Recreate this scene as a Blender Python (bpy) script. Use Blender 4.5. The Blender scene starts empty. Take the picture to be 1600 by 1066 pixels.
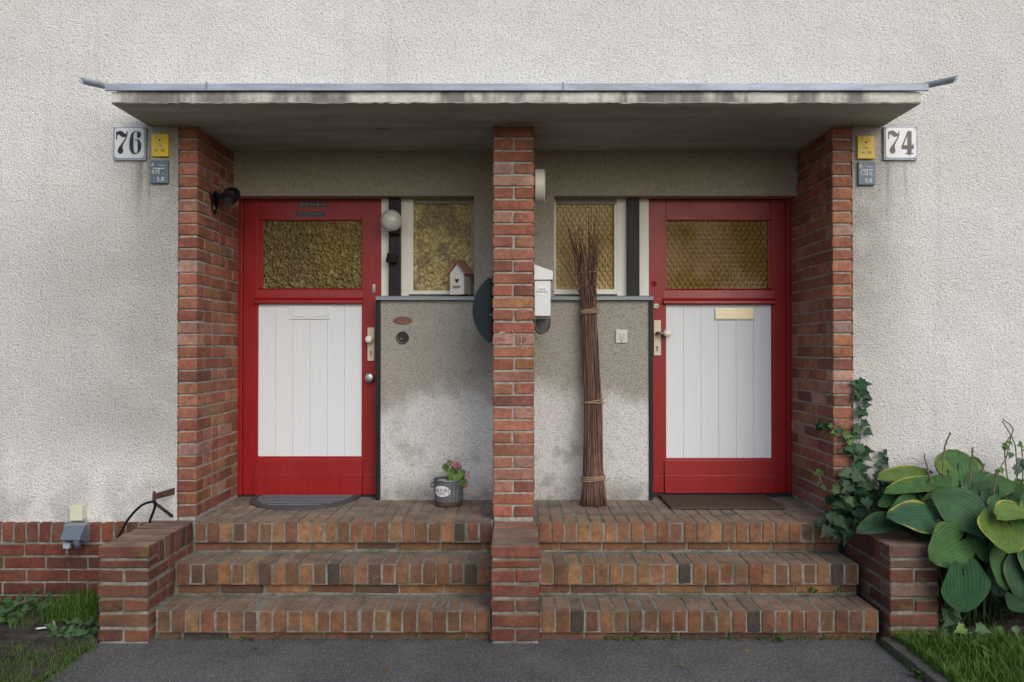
import bpy, bmesh, math, random
from math import sin, cos, pi, radians, sqrt, atan2
from mathutils import Vector, Matrix
random.seed(7)
R = random.Random(11)
SC = bpy.context.scene
COL = SC.collection

# ------------------------------------------------------------------ camera, sky, sun, exposure
F = 1280.0; CAMZ = 1.60; CAMY = -5.14; PITCH = radians(0.54)
cam = bpy.data.objects.new('camera', bpy.data.cameras.new('camera'))
COL.objects.link(cam); SC.camera = cam
cam.location = (0, CAMY, CAMZ); cam.rotation_euler = (pi/2 + PITCH, 0, 0)
cam.data.sensor_width = 36; cam.data.lens = 36*F/1600
cam.data.shift_x = -5/1600.0
cam.data.clip_end = 2000; cam.data.clip_start = 0.05

W = bpy.data.worlds.new('World'); SC.world = W; W.use_nodes = True
wn = W.node_tree.nodes; wl = W.node_tree.links
bg = wn['Background']
sky = wn.new('ShaderNodeTexSky'); sky.sky_type = 'NISHITA'; sky.sun_disc = False
SUN_EL, SUN_AZ = radians(34), radians(24)      # azimuth measured from -Y towards +X
sky.sun_elevation = SUN_EL; sky.sun_rotation = pi - SUN_AZ
sky.air_density = 1.0; sky.dust_density = 2.0; sky.ozone_density = 1.0
hs = wn.new('ShaderNodeHueSaturation'); hs.inputs['Saturation'].default_value = 0.92
wl.new(sky.outputs[0], hs.inputs['Color']); wl.new(hs.outputs[0], bg.inputs['Color'])
bg.inputs['Strength'].default_value = 0.14
sun = bpy.data.objects.new('sun', bpy.data.lights.new('sun', 'SUN')); COL.objects.link(sun)
sun.data.energy = 1.1; sun.data.angle = radians(55); sun.data.color = (1.0, .985, .965)
sd = Vector((sin(SUN_AZ)*cos(SUN_EL), -cos(SUN_AZ)*cos(SUN_EL), sin(SUN_EL)))
sun.rotation_euler = (-sd).to_track_quat('-Z', 'Y').to_euler()
SC.view_settings.view_transform = 'Standard'; SC.view_settings.look = 'None'
SC.view_settings.exposure = 0.18; SC.view_settings.gamma = 1.0
SC.view_settings.use_curve_mapping = False
SC.cycles.use_denoising = True

# ------------------------------------------------------------------ helpers
def P(px, py, y):
    u = (px-805)/F; v = (533-py)/F
    dy = cos(PITCH)-v*sin(PITCH); dz = sin(PITCH)+v*cos(PITCH)
    t = (y-CAMY)/dy
    return Vector((u*t, y, CAMZ+dz*t))
def X(px, y, py=545): return P(px, py, y).x
def Z(py, y): return P(805, py, y).z

class MB:
    def __init__(s): s.v = []; s.f = []; s.smooth = False
    def add(s, vs, fs):
        b = len(s.v); s.v += [Vector(q) for q in vs]; s.f += [tuple(i+b for i in q) for q in fs]; return s
    def box(s, x0, x1, y0, y1, z0, z1):
        return s.add([(x0,y0,z0),(x1,y0,z0),(x1,y1,z0),(x0,y1,z0),(x0,y0,z1),(x1,y0,z1),(x1,y1,z1),(x0,y1,z1)],
                     [(3,2,1,0),(4,5,6,7),(0,1,5,4),(1,2,6,5),(2,3,7,6),(3,0,4,7)])
    def cbox(s, x0, x1, y0, y1, z0, z1, c=.003):
        bm = bmesh.new(); bmesh.ops.create_cube(bm, size=1)
        for v in bm.verts: v.co = Vector((x0+(v.co.x+.5)*(x1-x0), y0+(v.co.y+.5)*(y1-y0), z0+(v.co.z+.5)*(z1-z0)))
        bmesh.ops.bevel(bm, geom=bm.edges[:], offset=c, segments=2, affect='EDGES', profile=.6)
        return s.bm(bm)
    def bm(s, bm):
        bm.verts.index_update()
        s.add([v.co.copy() for v in bm.verts], [tuple(v.index for v in f.verts) for f in bm.faces]); bm.free(); return s
    def prism(s, poly, y0, y1):                 # poly in (x,z), extruded along y
        n = len(poly)
        vs = [(x,y0,z) for x,z in poly]+[(x,y1,z) for x,z in poly]
        return s.add(vs, [tuple(range(n)), tuple(range(2*n-1,n-1,-1))]+[(i,i+n,(i+1)%n+n,(i+1)%n) for i in range(n)])
    def prismx(s, poly, x0, x1):                # poly in (y,z), extruded along x
        n = len(poly)
        vs = [(x0,y,z) for y,z in poly]+[(x1,y,z) for y,z in poly]
        return s.add(vs, [tuple(range(n-1,-1,-1)), tuple(range(n,2*n))]+[(i,(i+1)%n,(i+1)%n+n,i+n) for i in range(n)])
    def prismz(s, poly, z0, z1):
        n = len(poly)
        vs = [(x,y,z0) for x,y in poly]+[(x,y,z1) for x,y in poly]
        return s.add(vs, [tuple(range(n-1,-1,-1)), tuple(range(n,2*n))]+[(i,(i+1)%n,(i+1)%n+n,i+n) for i in range(n)])
    def tube(s, pts, rad, sides=8, cap=True):
        pts = [Vector(p) for p in pts]; n = len(pts)
        if not hasattr(rad, '__len__'): rad = [rad]*n
        b = len(s.v); up = None
        for i, p in enumerate(pts):
            t = (pts[min(i+1,n-1)]-pts[max(i-1,0)]).normalized()
            if up is None:
                up = t.orthogonal().normalized()
            else:
                up = (up-t*up.dot(t));  up = up.normalized() if up.length > 1e-6 else t.orthogonal().normalized()
            w = t.cross(up)
            for k in range(sides):
                a = 2*pi*k/sides; s.v.append(p+(up*cos(a)+w*sin(a))*rad[i])
        for i in range(n-1):
            for k in range(sides):
                k2 = (k+1) % sides
                s.f.append((b+i*sides+k, b+i*sides+k2, b+(i+1)*sides+k2, b+(i+1)*sides+k))
        if cap:
            s.f.append(tuple(b+k for k in range(sides-1,-1,-1))); s.f.append(tuple(b+(n-1)*sides+k for k in range(sides)))
        return s
    def lathe(s, prof, c, axis='z', n=28):      # prof: (radius, along)
        b = len(s.v); c = Vector(c)
        for r, h in prof:
            for k in range(n):
                a = 2*pi*k/n; q = (r*cos(a), r*sin(a), h)
                if axis == 'y': q = (q[0], q[2], q[1])
                if axis == 'x': q = (q[2], q[0], q[1])
                s.v.append(c+Vector(q))
        for i in range(len(prof)-1):
            for k in range(n):
                k2 = (k+1) % n
                s.f.append((b+i*n+k, b+i*n+k2, b+(i+1)*n+k2, b+(i+1)*n+k))
        s.f.append(tuple(b+k for k in range(n))); s.f.append(tuple(b+(len(prof)-1)*n+k for k in range(n)))
        return s
    def ribbon(s, pts, wid, y):                 # flat stroke facing -y, pts in (x,z)
        n = len(pts); b = len(s.v)
        if not hasattr(wid, '__len__'): wid = [wid]*n
        for i in range(n):
            a = Vector(pts[max(i-1,0)]); c = Vector(pts[min(i+1,n-1)]); t = (c-a); t = t.normalized() if t.length else Vector((1,0))
            nrm = Vector((-t.y, t.x))*wid[i]/2; p = Vector(pts[i])
            s.v += [Vector((p.x+nrm.x, y, p.y+nrm.y)), Vector((p.x-nrm.x, y, p.y-nrm.y))]
        for i in range(n-1): s.f.append((b+2*i, b+2*i+1, b+2*i+3, b+2*i+2))
        return s
    def rot(s, c, ang, axis='Z'):
        M = Matrix.Rotation(ang, 3, axis); c = Vector(c)
        s.v = [c+M@(v-c) for v in s.v]; return s

WP = {}
def finish(o, parent, loc):
    COL.objects.link(o); loc = Vector(loc)
    if parent is not None:
        o.parent = parent; o.location = loc-WP[parent.name]
    else: o.location = loc
    WP[o.name] = loc
    return o
def part(name, mb, mat, parent=None, smooth=False, label=None, uv=None):
    if isinstance(mb, MB):
        vs = mb.v; lo = Vector([min(v[i] for v in vs) for i in range(3)]); hi = Vector([max(v[i] for v in vs) for i in range(3)])
        c = (lo+hi)/2 if parent is not None else Vector(((lo.x+hi.x)/2, (lo.y+hi.y)/2, lo.z))
        me = bpy.data.meshes.new(name); me.from_pydata([v-c for v in vs], [], mb.f); me.validate(); me.update()
        if uv:
            l = me.uv_layers.new(name='UVMap')
            for lp in me.loops: l.data[lp.index].uv = uv[lp.vertex_index]
        bm = bmesh.new(); bm.from_mesh(me); bmesh.ops.recalc_face_normals(bm, faces=bm.faces[:]); bm.to_mesh(me); bm.free()
    else: me, c = mb
    if mat: me.materials.clear(); me.materials.append(mat)
    if smooth:
        me.polygons.foreach_set('use_smooth', [True]*len(me.polygons))
        if smooth == 'auto': me.set_sharp_from_angle(angle=radians(40))
    o = bpy.data.objects.new(name, me)
    finish(o, parent, c)
    if label: o['label'] = label
    return o
def tag(o, label, cat, group=None):
    o['label'] = label; o['category'] = cat
    if group: o['group'] = group
    return o
def thing(name, label, cat, loc, group=None):
    o = bpy.data.objects.new(name, None); o.empty_display_size = .1
    finish(o, None, loc); return tag(o, label, cat, group)
def sub(name, parent, loc, label=None):
    o = bpy.data.objects.new(name, None); o.empty_display_size = .1
    finish(o, parent, loc)
    if label: o['label'] = label
    return o
def inst(name, me, parent, loc, rot=(0,0,0), color=None, scale=None):
    o = bpy.data.objects.new(name, me); finish(o, parent, loc); o.rotation_euler = rot
    if color: o.color = (*color, 1)
    if scale: o.scale = (scale,)*3 if not hasattr(scale, '__len__') else scale
    return o
def struct(name, mb, mat, kind='structure', smooth=False, label=None):
    o = part(name, mb, mat, None, smooth); o['kind'] = kind
    if label: o['label'] = label
    return o

# text meshes first, while the scene is small
TXT = {}
def make_text(s, size):
    cu = bpy.data.curves.new('t', 'FONT'); cu.body = s; cu.size = size; cu.align_x = 'CENTER'; cu.align_y = 'CENTER'; cu.resolution_u = 3
    o = bpy.data.objects.new('t', cu); COL.objects.link(o)
    dg = bpy.context.evaluated_depsgraph_get(); me = bpy.data.meshes.new_from_object(o.evaluated_get(dg))
    TXT[s] = ([v.co.copy()/size for v in me.vertices], [tuple(p.vertices) for p in me.polygons])
    bpy.data.objects.remove(o); bpy.data.curves.remove(cu); bpy.data.meshes.remove(me)
for s_ in ['S','Str','vor','Nr. 80','A','Wasser','8,9',',','5,8','1,2','8,','KEINE','WERBUNG','NATURE','20*C+M+B+19','20*C+M+B+']: make_text(s_, 1.0)
def text(mb, s, cx, cz, y, h, sx=1.0, bold=0):  # h = letter size
    vs, fs = TXT[s]
    mb.add([(cx+v.x*h*sx, y, cz+v.y*h) for v in vs], fs)
    return mb

# ------------------------------------------------------------------ materials
class NT:
    def __init__(s, name):
        s.m = bpy.data.materials.new(name); s.m.use_nodes = True; s.t = s.m.node_tree
        s.b = s.t.nodes['Principled BSDF']; s.pos_ = None
    def n(s, typ, ins=None, **kw):
        q = s.t.nodes.new(typ)
        for k, v in kw.items(): setattr(q, k, v)
        for k, v in (ins or {}).items(): s.set(q.inputs[k], v)
        return q
    def set(s, inp, v):
        if isinstance(v, bpy.types.NodeSocket): s.t.links.new(v, inp)
        elif isinstance(v, bpy.types.Node): s.t.links.new(v.outputs[0], inp)
        elif hasattr(v, '__len__') and inp.type == 'RGBA' and len(v) == 3: inp.default_value = (*v, 1)
        else: inp.default_value = v
    def pos(s):
        if s.pos_ is None: s.pos_ = s.n('ShaderNodeNewGeometry').outputs['Position']
        return s.pos_
    def xyz(s):
        q = s.n('ShaderNodeSeparateXYZ', {0: s.pos()}); return q.outputs
    def noise(s, scale, detail=3, rough=.55, vec=None, dist=0):
        return s.n('ShaderNodeTexNoise', {'Vector': vec if vec is not None else s.pos(), 'Scale': scale, 'Detail': detail, 'Roughness': rough, 'Distortion': dist}).outputs['Fac']
    def vor(s, scale, feature='F1', vec=None, out='Distance', **kw):
        q = s.n('ShaderNodeTexVoronoi', {'Vector': vec if vec is not None else s.pos(), 'Scale': scale}, feature=feature)
        for k, v in kw.items(): s.set(q.inputs[k], v)
        return q.outputs[out]
    def math(s, op, a, b=None, c=None, clamp=False):
        q = s.n('ShaderNodeMath', operation=op, use_clamp=clamp); s.set(q.inputs[0], a)
        if b is not None: s.set(q.inputs[1], b)
        if c is not None: s.set(q.inputs[2], c)
        return q.outputs[0]
    def mr(s, v, a, b, c=0., d=1., smooth=True):
        q = s.n('ShaderNodeMapRange', {'Value': v, 'From Min': a, 'From Max': b, 'To Min': c, 'To Max': d}, interpolation_type='SMOOTHSTEP' if smooth else 'LINEAR')
        return q.outputs[0]
    def mix(s, f, a, b, blend='MIX'):
        q = s.n('ShaderNodeMix', data_type='RGBA', blend_type=blend)
        s.set(q.inputs[0], f); s.set(q.inputs[6], a); s.set(q.inputs[7], b); return q.outputs[2]
    def scalevec(s, sc):
        return s.n('ShaderNodeVectorMath', {0: s.pos(), 1: sc}, operation='MULTIPLY').outputs[0]
    def bump(s, h, strength=.5, dist=.01, normal=None):
        q = s.n('ShaderNodeBump', {'Height': h, 'Strength': strength, 'Distance': dist})
        if normal is not None: s.set(q.inputs['Normal'], normal)
        return q.outputs[0]
    def out(s, color=None, rough=None, normal=None, **kw):
        if color is not None: s.set(s.b.inputs['Base Color'], color)
        if rough is not None: s.set(s.b.inputs['Roughness'], rough)
        if normal is not None: s.set(s.b.inputs['Normal'], normal)
        for k, v in kw.items(): s.set(s.b.inputs[k.replace('_', ' ')], v)
        return s.m

def plain(name, col, rough=.5, metal=0, var=.12, bump=.15, nscale=60, spec=.5, grime=0):
    t = NT(name); n1 = t.noise(nscale, 4); n2 = t.noise(5, 4)
    c = t.mix(t.mr(n1, .3, .7), [q*(1-var) for q in col], [min(1, q*(1+var)) for q in col])
    if grime: c = t.mix(t.math('MULTIPLY', t.mr(n2, .5, .75), grime), c, (.09,.08,.065))
    return t.out(c, t.mr(n2, .2, .8, rough-.06, rough+.08), t.bump(n1, bump, .002), Metallic=metal, Specular_IOR_Level=spec)

M = {}
# roughcast facade
def roughcast(name, recess):
    t = NT(name); x, y, z = t.xyz()
    k = 1.0 if not recess else 1.25; g4 = t.noise(62*k, 3, .6)
    g1 = t.noise(105*k, 4, .7); g2 = t.vor(120*k, 'F1'); g3 = t.noise(240, 2, .6); big = t.noise(1.1, 5, .6); mid = t.noise(4.5, 4, .6)
    h = t.math('ADD', t.math('ADD', t.math('MULTIPLY', g1, .9), t.math('MULTIPLY', g4, .8)), t.math('ADD', t.math('MULTIPLY', g2, -.7), t.math('MULTIPLY', g3, .4)))
    pit = t.mr(t.math('ADD', t.math('MULTIPLY', g1, .5), t.math('MULTIPLY', g4, .5)), .36, .53)
    if not recess:
        base = t.mix(t.mr(big, .35, .65), (.81,.795,.77), (.88,.87,.85))
        base = t.mix(t.mr(mid, .3, .72, 0, .4), base, (.70,.69,.67))
        ax = t.math('ABSOLUTE', x)
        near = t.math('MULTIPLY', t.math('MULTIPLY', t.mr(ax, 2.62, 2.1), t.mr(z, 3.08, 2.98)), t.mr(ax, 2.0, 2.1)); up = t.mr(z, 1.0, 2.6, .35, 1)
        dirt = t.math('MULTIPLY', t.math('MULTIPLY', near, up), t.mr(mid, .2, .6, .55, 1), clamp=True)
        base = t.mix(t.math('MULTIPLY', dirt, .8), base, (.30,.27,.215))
        lft = t.math('MULTIPLY', t.mr(x, -3.9, -2.4), t.mr(x, -1.9, -2.15))
        lz = t.math('MULTIPLY', t.mr(z, .75, 1.2), t.mr(z, 2.9, 2.0))
        d2 = t.math('MULTIPLY', t.math('MULTIPLY', lft, lz), t.mr(big, .25, .6, .45, 1.0))
        base = t.mix(t.math('MULTIPLY', d2, .75), base, (.42,.41,.385))
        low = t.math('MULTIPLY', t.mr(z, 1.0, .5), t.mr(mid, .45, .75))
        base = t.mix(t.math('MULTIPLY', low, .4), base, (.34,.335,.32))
        streak = t.noise(1, 5, .6, t.scalevec((7, 7, .35)))
        base = t.mix(t.math('MULTIPLY', t.mr(streak, .55, .75), .16), base, (.3,.28,.24))
        drip = t.math('MULTIPLY', t.mr(t.noise(1, 4, .65, t.scalevec((16, 16, .9))), .5, .68), t.math('MULTIPLY', t.mr(z, 2.3, 2.72), t.mr(z, 2.98, 2.74)))
        drip = t.math('MULTIPLY', drip, t.math('MULTIPLY', t.mr(ax, 2.2, 2.3), t.mr(ax, 2.62, 2.5)))
        base = t.mix(t.math('MULTIPLY', drip, .6), base, (.2,.18,.15))
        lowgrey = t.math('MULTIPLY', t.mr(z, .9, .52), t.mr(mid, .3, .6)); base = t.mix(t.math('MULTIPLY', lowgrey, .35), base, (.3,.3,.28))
        pitc = (.66,.65,.63)
    else:
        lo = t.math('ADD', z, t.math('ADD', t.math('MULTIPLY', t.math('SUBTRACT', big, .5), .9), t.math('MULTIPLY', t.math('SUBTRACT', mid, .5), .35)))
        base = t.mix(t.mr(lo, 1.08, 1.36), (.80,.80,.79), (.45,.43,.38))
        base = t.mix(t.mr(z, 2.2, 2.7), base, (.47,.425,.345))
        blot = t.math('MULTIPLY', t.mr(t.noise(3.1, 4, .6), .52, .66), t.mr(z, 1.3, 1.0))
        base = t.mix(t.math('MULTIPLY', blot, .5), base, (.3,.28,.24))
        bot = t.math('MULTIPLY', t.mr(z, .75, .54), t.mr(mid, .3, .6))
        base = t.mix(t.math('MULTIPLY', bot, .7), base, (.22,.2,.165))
        grain = t.mr(t.vor(160, 'F1', out='Color'), .3, .9)
        pitc = (.64,.62,.59)
    c = t.mix(pit, t.mix(1.0, base, pitc, 'MULTIPLY'), base)
    spk = t.mr(t.noise(260, 1, .5), .62, .7)
    c = t.mix(t.math('MULTIPLY', spk, .45), c, (.75,.73,.7) if recess else (.8,.79,.77))
    h = t.math('ADD', h, t.math('MULTIPLY', t.noise(13, 4, .6), 1.1))
    return t.out(c, .92, t.bump(h, .9, .0095 if not recess else .010), Specular_IOR_Level=.2)
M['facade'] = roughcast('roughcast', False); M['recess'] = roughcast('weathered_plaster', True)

def brickmat(name, dirt=0., moss=0.):
    t = NT(name); oi = t.n('ShaderNodeObjectInfo'); x, y, z = t.xyz()
    n1 = t.noise(38, 5, .65); n2 = t.noise(160, 3, .7); n3 = t.noise(11, 4, .6)
    c = t.mix(t.mr(n1, .25, .75), t.mix(1., oi.outputs['Color'], (.72,.68,.66), 'MULTIPLY'), t.mix(1., oi.outputs['Color'], (1.22,1.2,1.18), 'MULTIPLY'))
    burn = t.mr(t.noise(15, 4, .65), .57, .72)
    c = t.mix(t.math('MULTIPLY', burn, .45), c, (.06,.04,.035))
    eff = t.mr(t.noise(24, 5, .7, dist=.6), .6, .74)
    c = t.mix(t.math('MULTIPLY', eff, .28), c, (.5,.44,.4))
    if dirt:
        d = t.math('MULTIPLY', t.mr(n3, .35, .65), dirt); c = t.mix(d, c, (.075,.07,.05))
    if moss:
        mm = t.math('MULTIPLY', t.mr(t.noise(7, 5, .7), .56, .7), moss); c = t.mix(mm, c, (.15,.15,.03))
    if dirt:
        nz = t.n('ShaderNodeSeparateXYZ', {0: t.n('ShaderNodeNewGeometry').outputs['True Normal']}).outputs[2]
        wear = t.math('MULTIPLY', t.mr(nz, .6, .95), t.mr(n3, .2, .7, .45, .85))
        c = t.mix(t.math('MULTIPLY', wear, .7), c, (.36,.28,.20))
    sm = t.mr(t.noise(6, 4, .6), .35, .65); c = t.mix(t.math('MULTIPLY', sm, .7), c, t.mix(1., c, (.55,.54,.56), 'MULTIPLY'))
    pits = t.mr(t.vor(75, 'F1'), .0, .22)
    c = t.mix(t.math('MULTIPLY', t.math('SUBTRACT', 1., pits), .5), c, (.05,.03,.025))
    h = t.math('ADD', t.math('MULTIPLY', n1, .5), t.math('ADD', t.math('MULTIPLY', n2, .35), t.math('MULTIPLY', pits, .5)))
    return t.out(c, .86, t.bump(h, .6, .004), Specular_IOR_Level=.3)
M['brick'] = brickmat('clinker_brick'); M['brick_step'] = brickmat('step_brick', .3, .15); M['brick_low'] = brickmat('low_brick', .38, .6)
def mortar(name, c1, c2, green=0):
    t = NT(name); n1 = t.noise(30, 4, .6); n2 = t.noise(220, 2, .6); n3 = t.noise(5, 4, .6)
    c = t.mix(t.mr(n1, .3, .7), c1, c2)
    c = t.mix(t.math('MULTIPLY', t.mr(n2, .55, .7), .5), c, [q*1.5 for q in c2])
    if green: c = t.mix(t.math('MULTIPLY', t.mr(n3, .45, .62), green), c, (.07,.085,.03))
    return t.out(c, .95, t.bump(t.math('ADD', n1, n2), .8, .006), Specular_IOR_Level=.2)
M['mortar'] = mortar('pillar_mortar', (.25,.23,.195), (.43,.40,.35))
M['mortar_step'] = mortar('step_mortar', (.17,.16,.135), (.28,.265,.235), .5)
M['mortar_low'] = mortar('low_mortar', (.17,.165,.14), (.30,.285,.25), .5)

def concrete():
    t = NT('canopy_concrete'); x, y, z = t.xyz()
    n1 = t.noise(20, 5, .65); n2 = t.noise(140, 3, .6); bl = t.noise(1, 4, .6, t.scalevec((4.2, 2.0, 1.2))); fl = t.noise(1, 4, .6, t.scalevec((1.0, 5, 3)))
    c = t.mix(t.mr(n1, .3, .7), (.52,.50,.45), (.66,.635,.585))
    face = t.mr(y, -.462, -.474)
    c = t.mix(t.math('MULTIPLY', t.mr(bl, .47, .62), .8), c, (.12,.105,.09))
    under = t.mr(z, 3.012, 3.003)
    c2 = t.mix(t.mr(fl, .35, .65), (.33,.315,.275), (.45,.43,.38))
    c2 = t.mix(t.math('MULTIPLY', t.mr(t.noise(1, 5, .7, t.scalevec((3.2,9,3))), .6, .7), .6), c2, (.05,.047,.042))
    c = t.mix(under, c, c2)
    return t.out(c, .9, t.bump(t.math('ADD', n1, n2), .6, .006), Specular_IOR_Level=.2)
M['concrete'] = concrete()
def zinc(name, col, rough=.42, metal=.55):
    t = NT(name); n1 = t.noise(1, 4, .6, t.scalevec((2.5, 14, 14))); n2 = t.noise(60, 3)
    c = t.mix(t.mr(n1, .35, .65), [q*.8 for q in col], [q*1.12 for q in col])
    return t.out(c, t.mr(n2, .3, .7, rough-.08, rough+.1), t.bump(n1, .12, .004), Metallic=metal)
M['zinc'] = zinc('zinc_sheet', (.36,.41,.48), .62, .3); M['zinc_dark'] = zinc('dark_zinc', (.22,.25,.28), .5, .35); M['bucket'] = zinc('bucket_zinc', (.17,.195,.215), .5, .4)

def paint(name, col, rough, streak=.1, coat=0., chips=None, sp=.5):
    t = NT(name); n1 = t.noise(1, 5, .6, t.scalevec((60, 60, 4))); n2 = t.noise(3, 3); n3 = t.noise(90, 3)
    c = t.mix(t.mr(n1, .3, .7), [q*(1-streak) for q in col], [min(1, q*(1+streak)) for q in col])
    if chips: c = t.mix(t.mr(t.noise(34, 5, .75), .715, .73), c, chips)
    return t.out(c, t.mr(n2, .25, .75, rough-.05, rough+.09), t.bump(t.math('ADD', t.math('MULTIPLY', n1, .7), t.math('MULTIPLY', n3, .3)), .14, .002), Coat_Weight=coat, Coat_Roughness=.25, Specular_IOR_Level=sp)
M['red'] = paint('red_door_paint', (.27,.006,.0085), .36, .12, chips=(.42,.2,.17), sp=.42)
M['white'] = paint('white_plank_paint', (.70,.735,.765), .42, .02)
M['cream'] = paint('cream_frame_paint', (.76,.745,.67), .42, .04, chips=(.36,.33,.27))
M['shadepaint'] = paint('shaded_frame_paint', (.27,.255,.20), .5, .06)  # frame colour darkened: the lintel's shade is put into the paint
M['blackwood'] = paint('black_post_paint', (.014,.013,.013), .45, .35, sp=.25)
M['black'] = plain('black_plastic', (.006,.006,.007), .55, spec=.2)
M['blackrub'] = plain('black_rubber', (.016,.016,.018), .55)
M['gap'] = plain('dark_gap', (.02,.016,.014), .8)
M['ivory'] = plain('ivory_metal', (.66,.60,.44), .4, 0, .05, .05)
M['brassy'] = plain('satin_brass_plate', (.66,.60,.42), .36, .35, .06, .05)
M['steel'] = plain('brushed_steel', (.55,.54,.52), .33, .85, .06, .05)
M['lockmetal'] = plain('dull_lock_metal', (.3,.29,.26), .42, .7)
M['porcelain'] = plain('white_porcelain', (.78,.75,.66), .18, 0, .02, .02)
M['opal'] = plain('opal_glass', (.60,.59,.54), .14, 0, .02, .0)
M['lampwhite'] = plain('lamp_enamel', (.55,.53,.47), .38, 0, .05, .05)
M['mailbox'] = plain('white_mailbox_sheet', (.62,.64,.64), .38, .1, .04, .03)
M['navy'] = plain('navy_enamel', (.006,.012,.019), .55, 0, .15, .05, spec=.2)
M['enamel'] = plain('white_enamel', (.74,.75,.76), .22, 0, .02, .03, grime=.12)
M['inkblack'] = plain('ink_black', (.014,.014,.016), .4, var=.05)
M['inkgrey'] = plain('faded_black', (.075,.078,.088), .4, var=.1)
M['yellow'] = plain('yellow_sign', (.78,.55,.012), .4, 0, .05, .04)
M['yellowfade'] = plain('faded_yellow_sign', (.68,.47,.045), .45, 0, .06, .05)
M['bluegrey'] = plain('blue_grey_sign', (.10,.15,.195), .45, 0, .08, .05)
M['signwhite'] = plain('sign_lettering', (.68,.68,.64), .5)
M['plastwhite'] = plain('white_plastic', (.58,.58,.55), .4, 0, .03)
M['plastcream'] = plain('cream_plastic', (.62,.61,.47), .45, 0, .03)
M['socketgrey'] = plain('grey_plastic', (.21,.235,.27), .38, 0, .06)
M['socketlid'] = plain('smoky_lid', (.125,.15,.19), .28, 0, .06)
M['rust'] = plain('rusty_iron', (.085,.045,.03), .8, .2, .5, .6, 45)
M['copper'] = plain('bronze_plaque', (.17,.085,.06), .45, .35, .2, .2)
M['bell'] = plain('dark_bronze', (.055,.05,.045), .4, .5, .2, .1)
M['rubmat'] = plain('grey_rubber_mat', (.055,.06,.068), .65, 0, .15, .3)
M['gauze'] = plain('grey_gauze', (.13,.13,.125), .6, .2, .3, .6, 200)
M['ribmat'] = plain('pale_rubber_rib', (.12,.13,.145), .6, 0, .15, .2)  # ribs in a paler grey than the mat base
M['coir'] = plain('brown_mat', (.085,.062,.048), .95, 0, .4, .9, 130, .1)
M['birdwhite'] = plain('white_bird_house', (.70,.69,.66), .6, 0, .04, .1)
M['birdroof'] = plain('old_rose_roof', (.36,.16,.14), .6, 0, .1, .1)
M['birdgrey'] = plain('grey_slats', (.32,.30,.25), .7, 0, .1)
M['twine'] = plain('jute_twine', (.28,.2,.135), .95, 0, .3, .6, 150, .1)
M['curtain'] = plain('yellow_curtain', (.85,.68,.30), .9, 0, .1, .1)
M['vase'] = plain('grey_vase', (.26,.21,.15), .8)
M['chalk'] = plain('chalk_mark', (.44,.29,.26), .95, 0, .1)
M['litter'] = plain('silver_tag', (.7,.72,.75), .3, .5)
M['edging'] = mortar('edging_stone', (.085,.085,.075), (.15,.145,.13), .75)
M['rubble'] = mortar('mortar_lump', (.3,.29,.27), (.45,.44,.4))
M['pink'] = plain('pink_petal', (.6,.16,.32), .6)
M['redleaf'] = plain('red_leaf', (.33,.10,.07), .5)
M['drystem'] = plain('dry_stem', (.20,.155,.105), .85, 0, .3)
M['tie'] = plain('oval_label', (.72,.72,.72), .45)

def twigmat():
    t = NT('twig_bark'); oi = t.n('ShaderNodeObjectInfo'); n1 = t.noise(1, 3, .6, t.scalevec((90,90,14)))
    c = t.mix(t.mr(n1, .3, .7), t.mix(1., oi.outputs['Color'], (.6,.58,.56), 'MULTIPLY'), t.mix(1., oi.outputs['Color'], (1.35,1.3,1.25), 'MULTIPLY'))
    return t.out(c, .72, t.bump(n1, .3, .002))
M['twig'] = twigmat()

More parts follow.
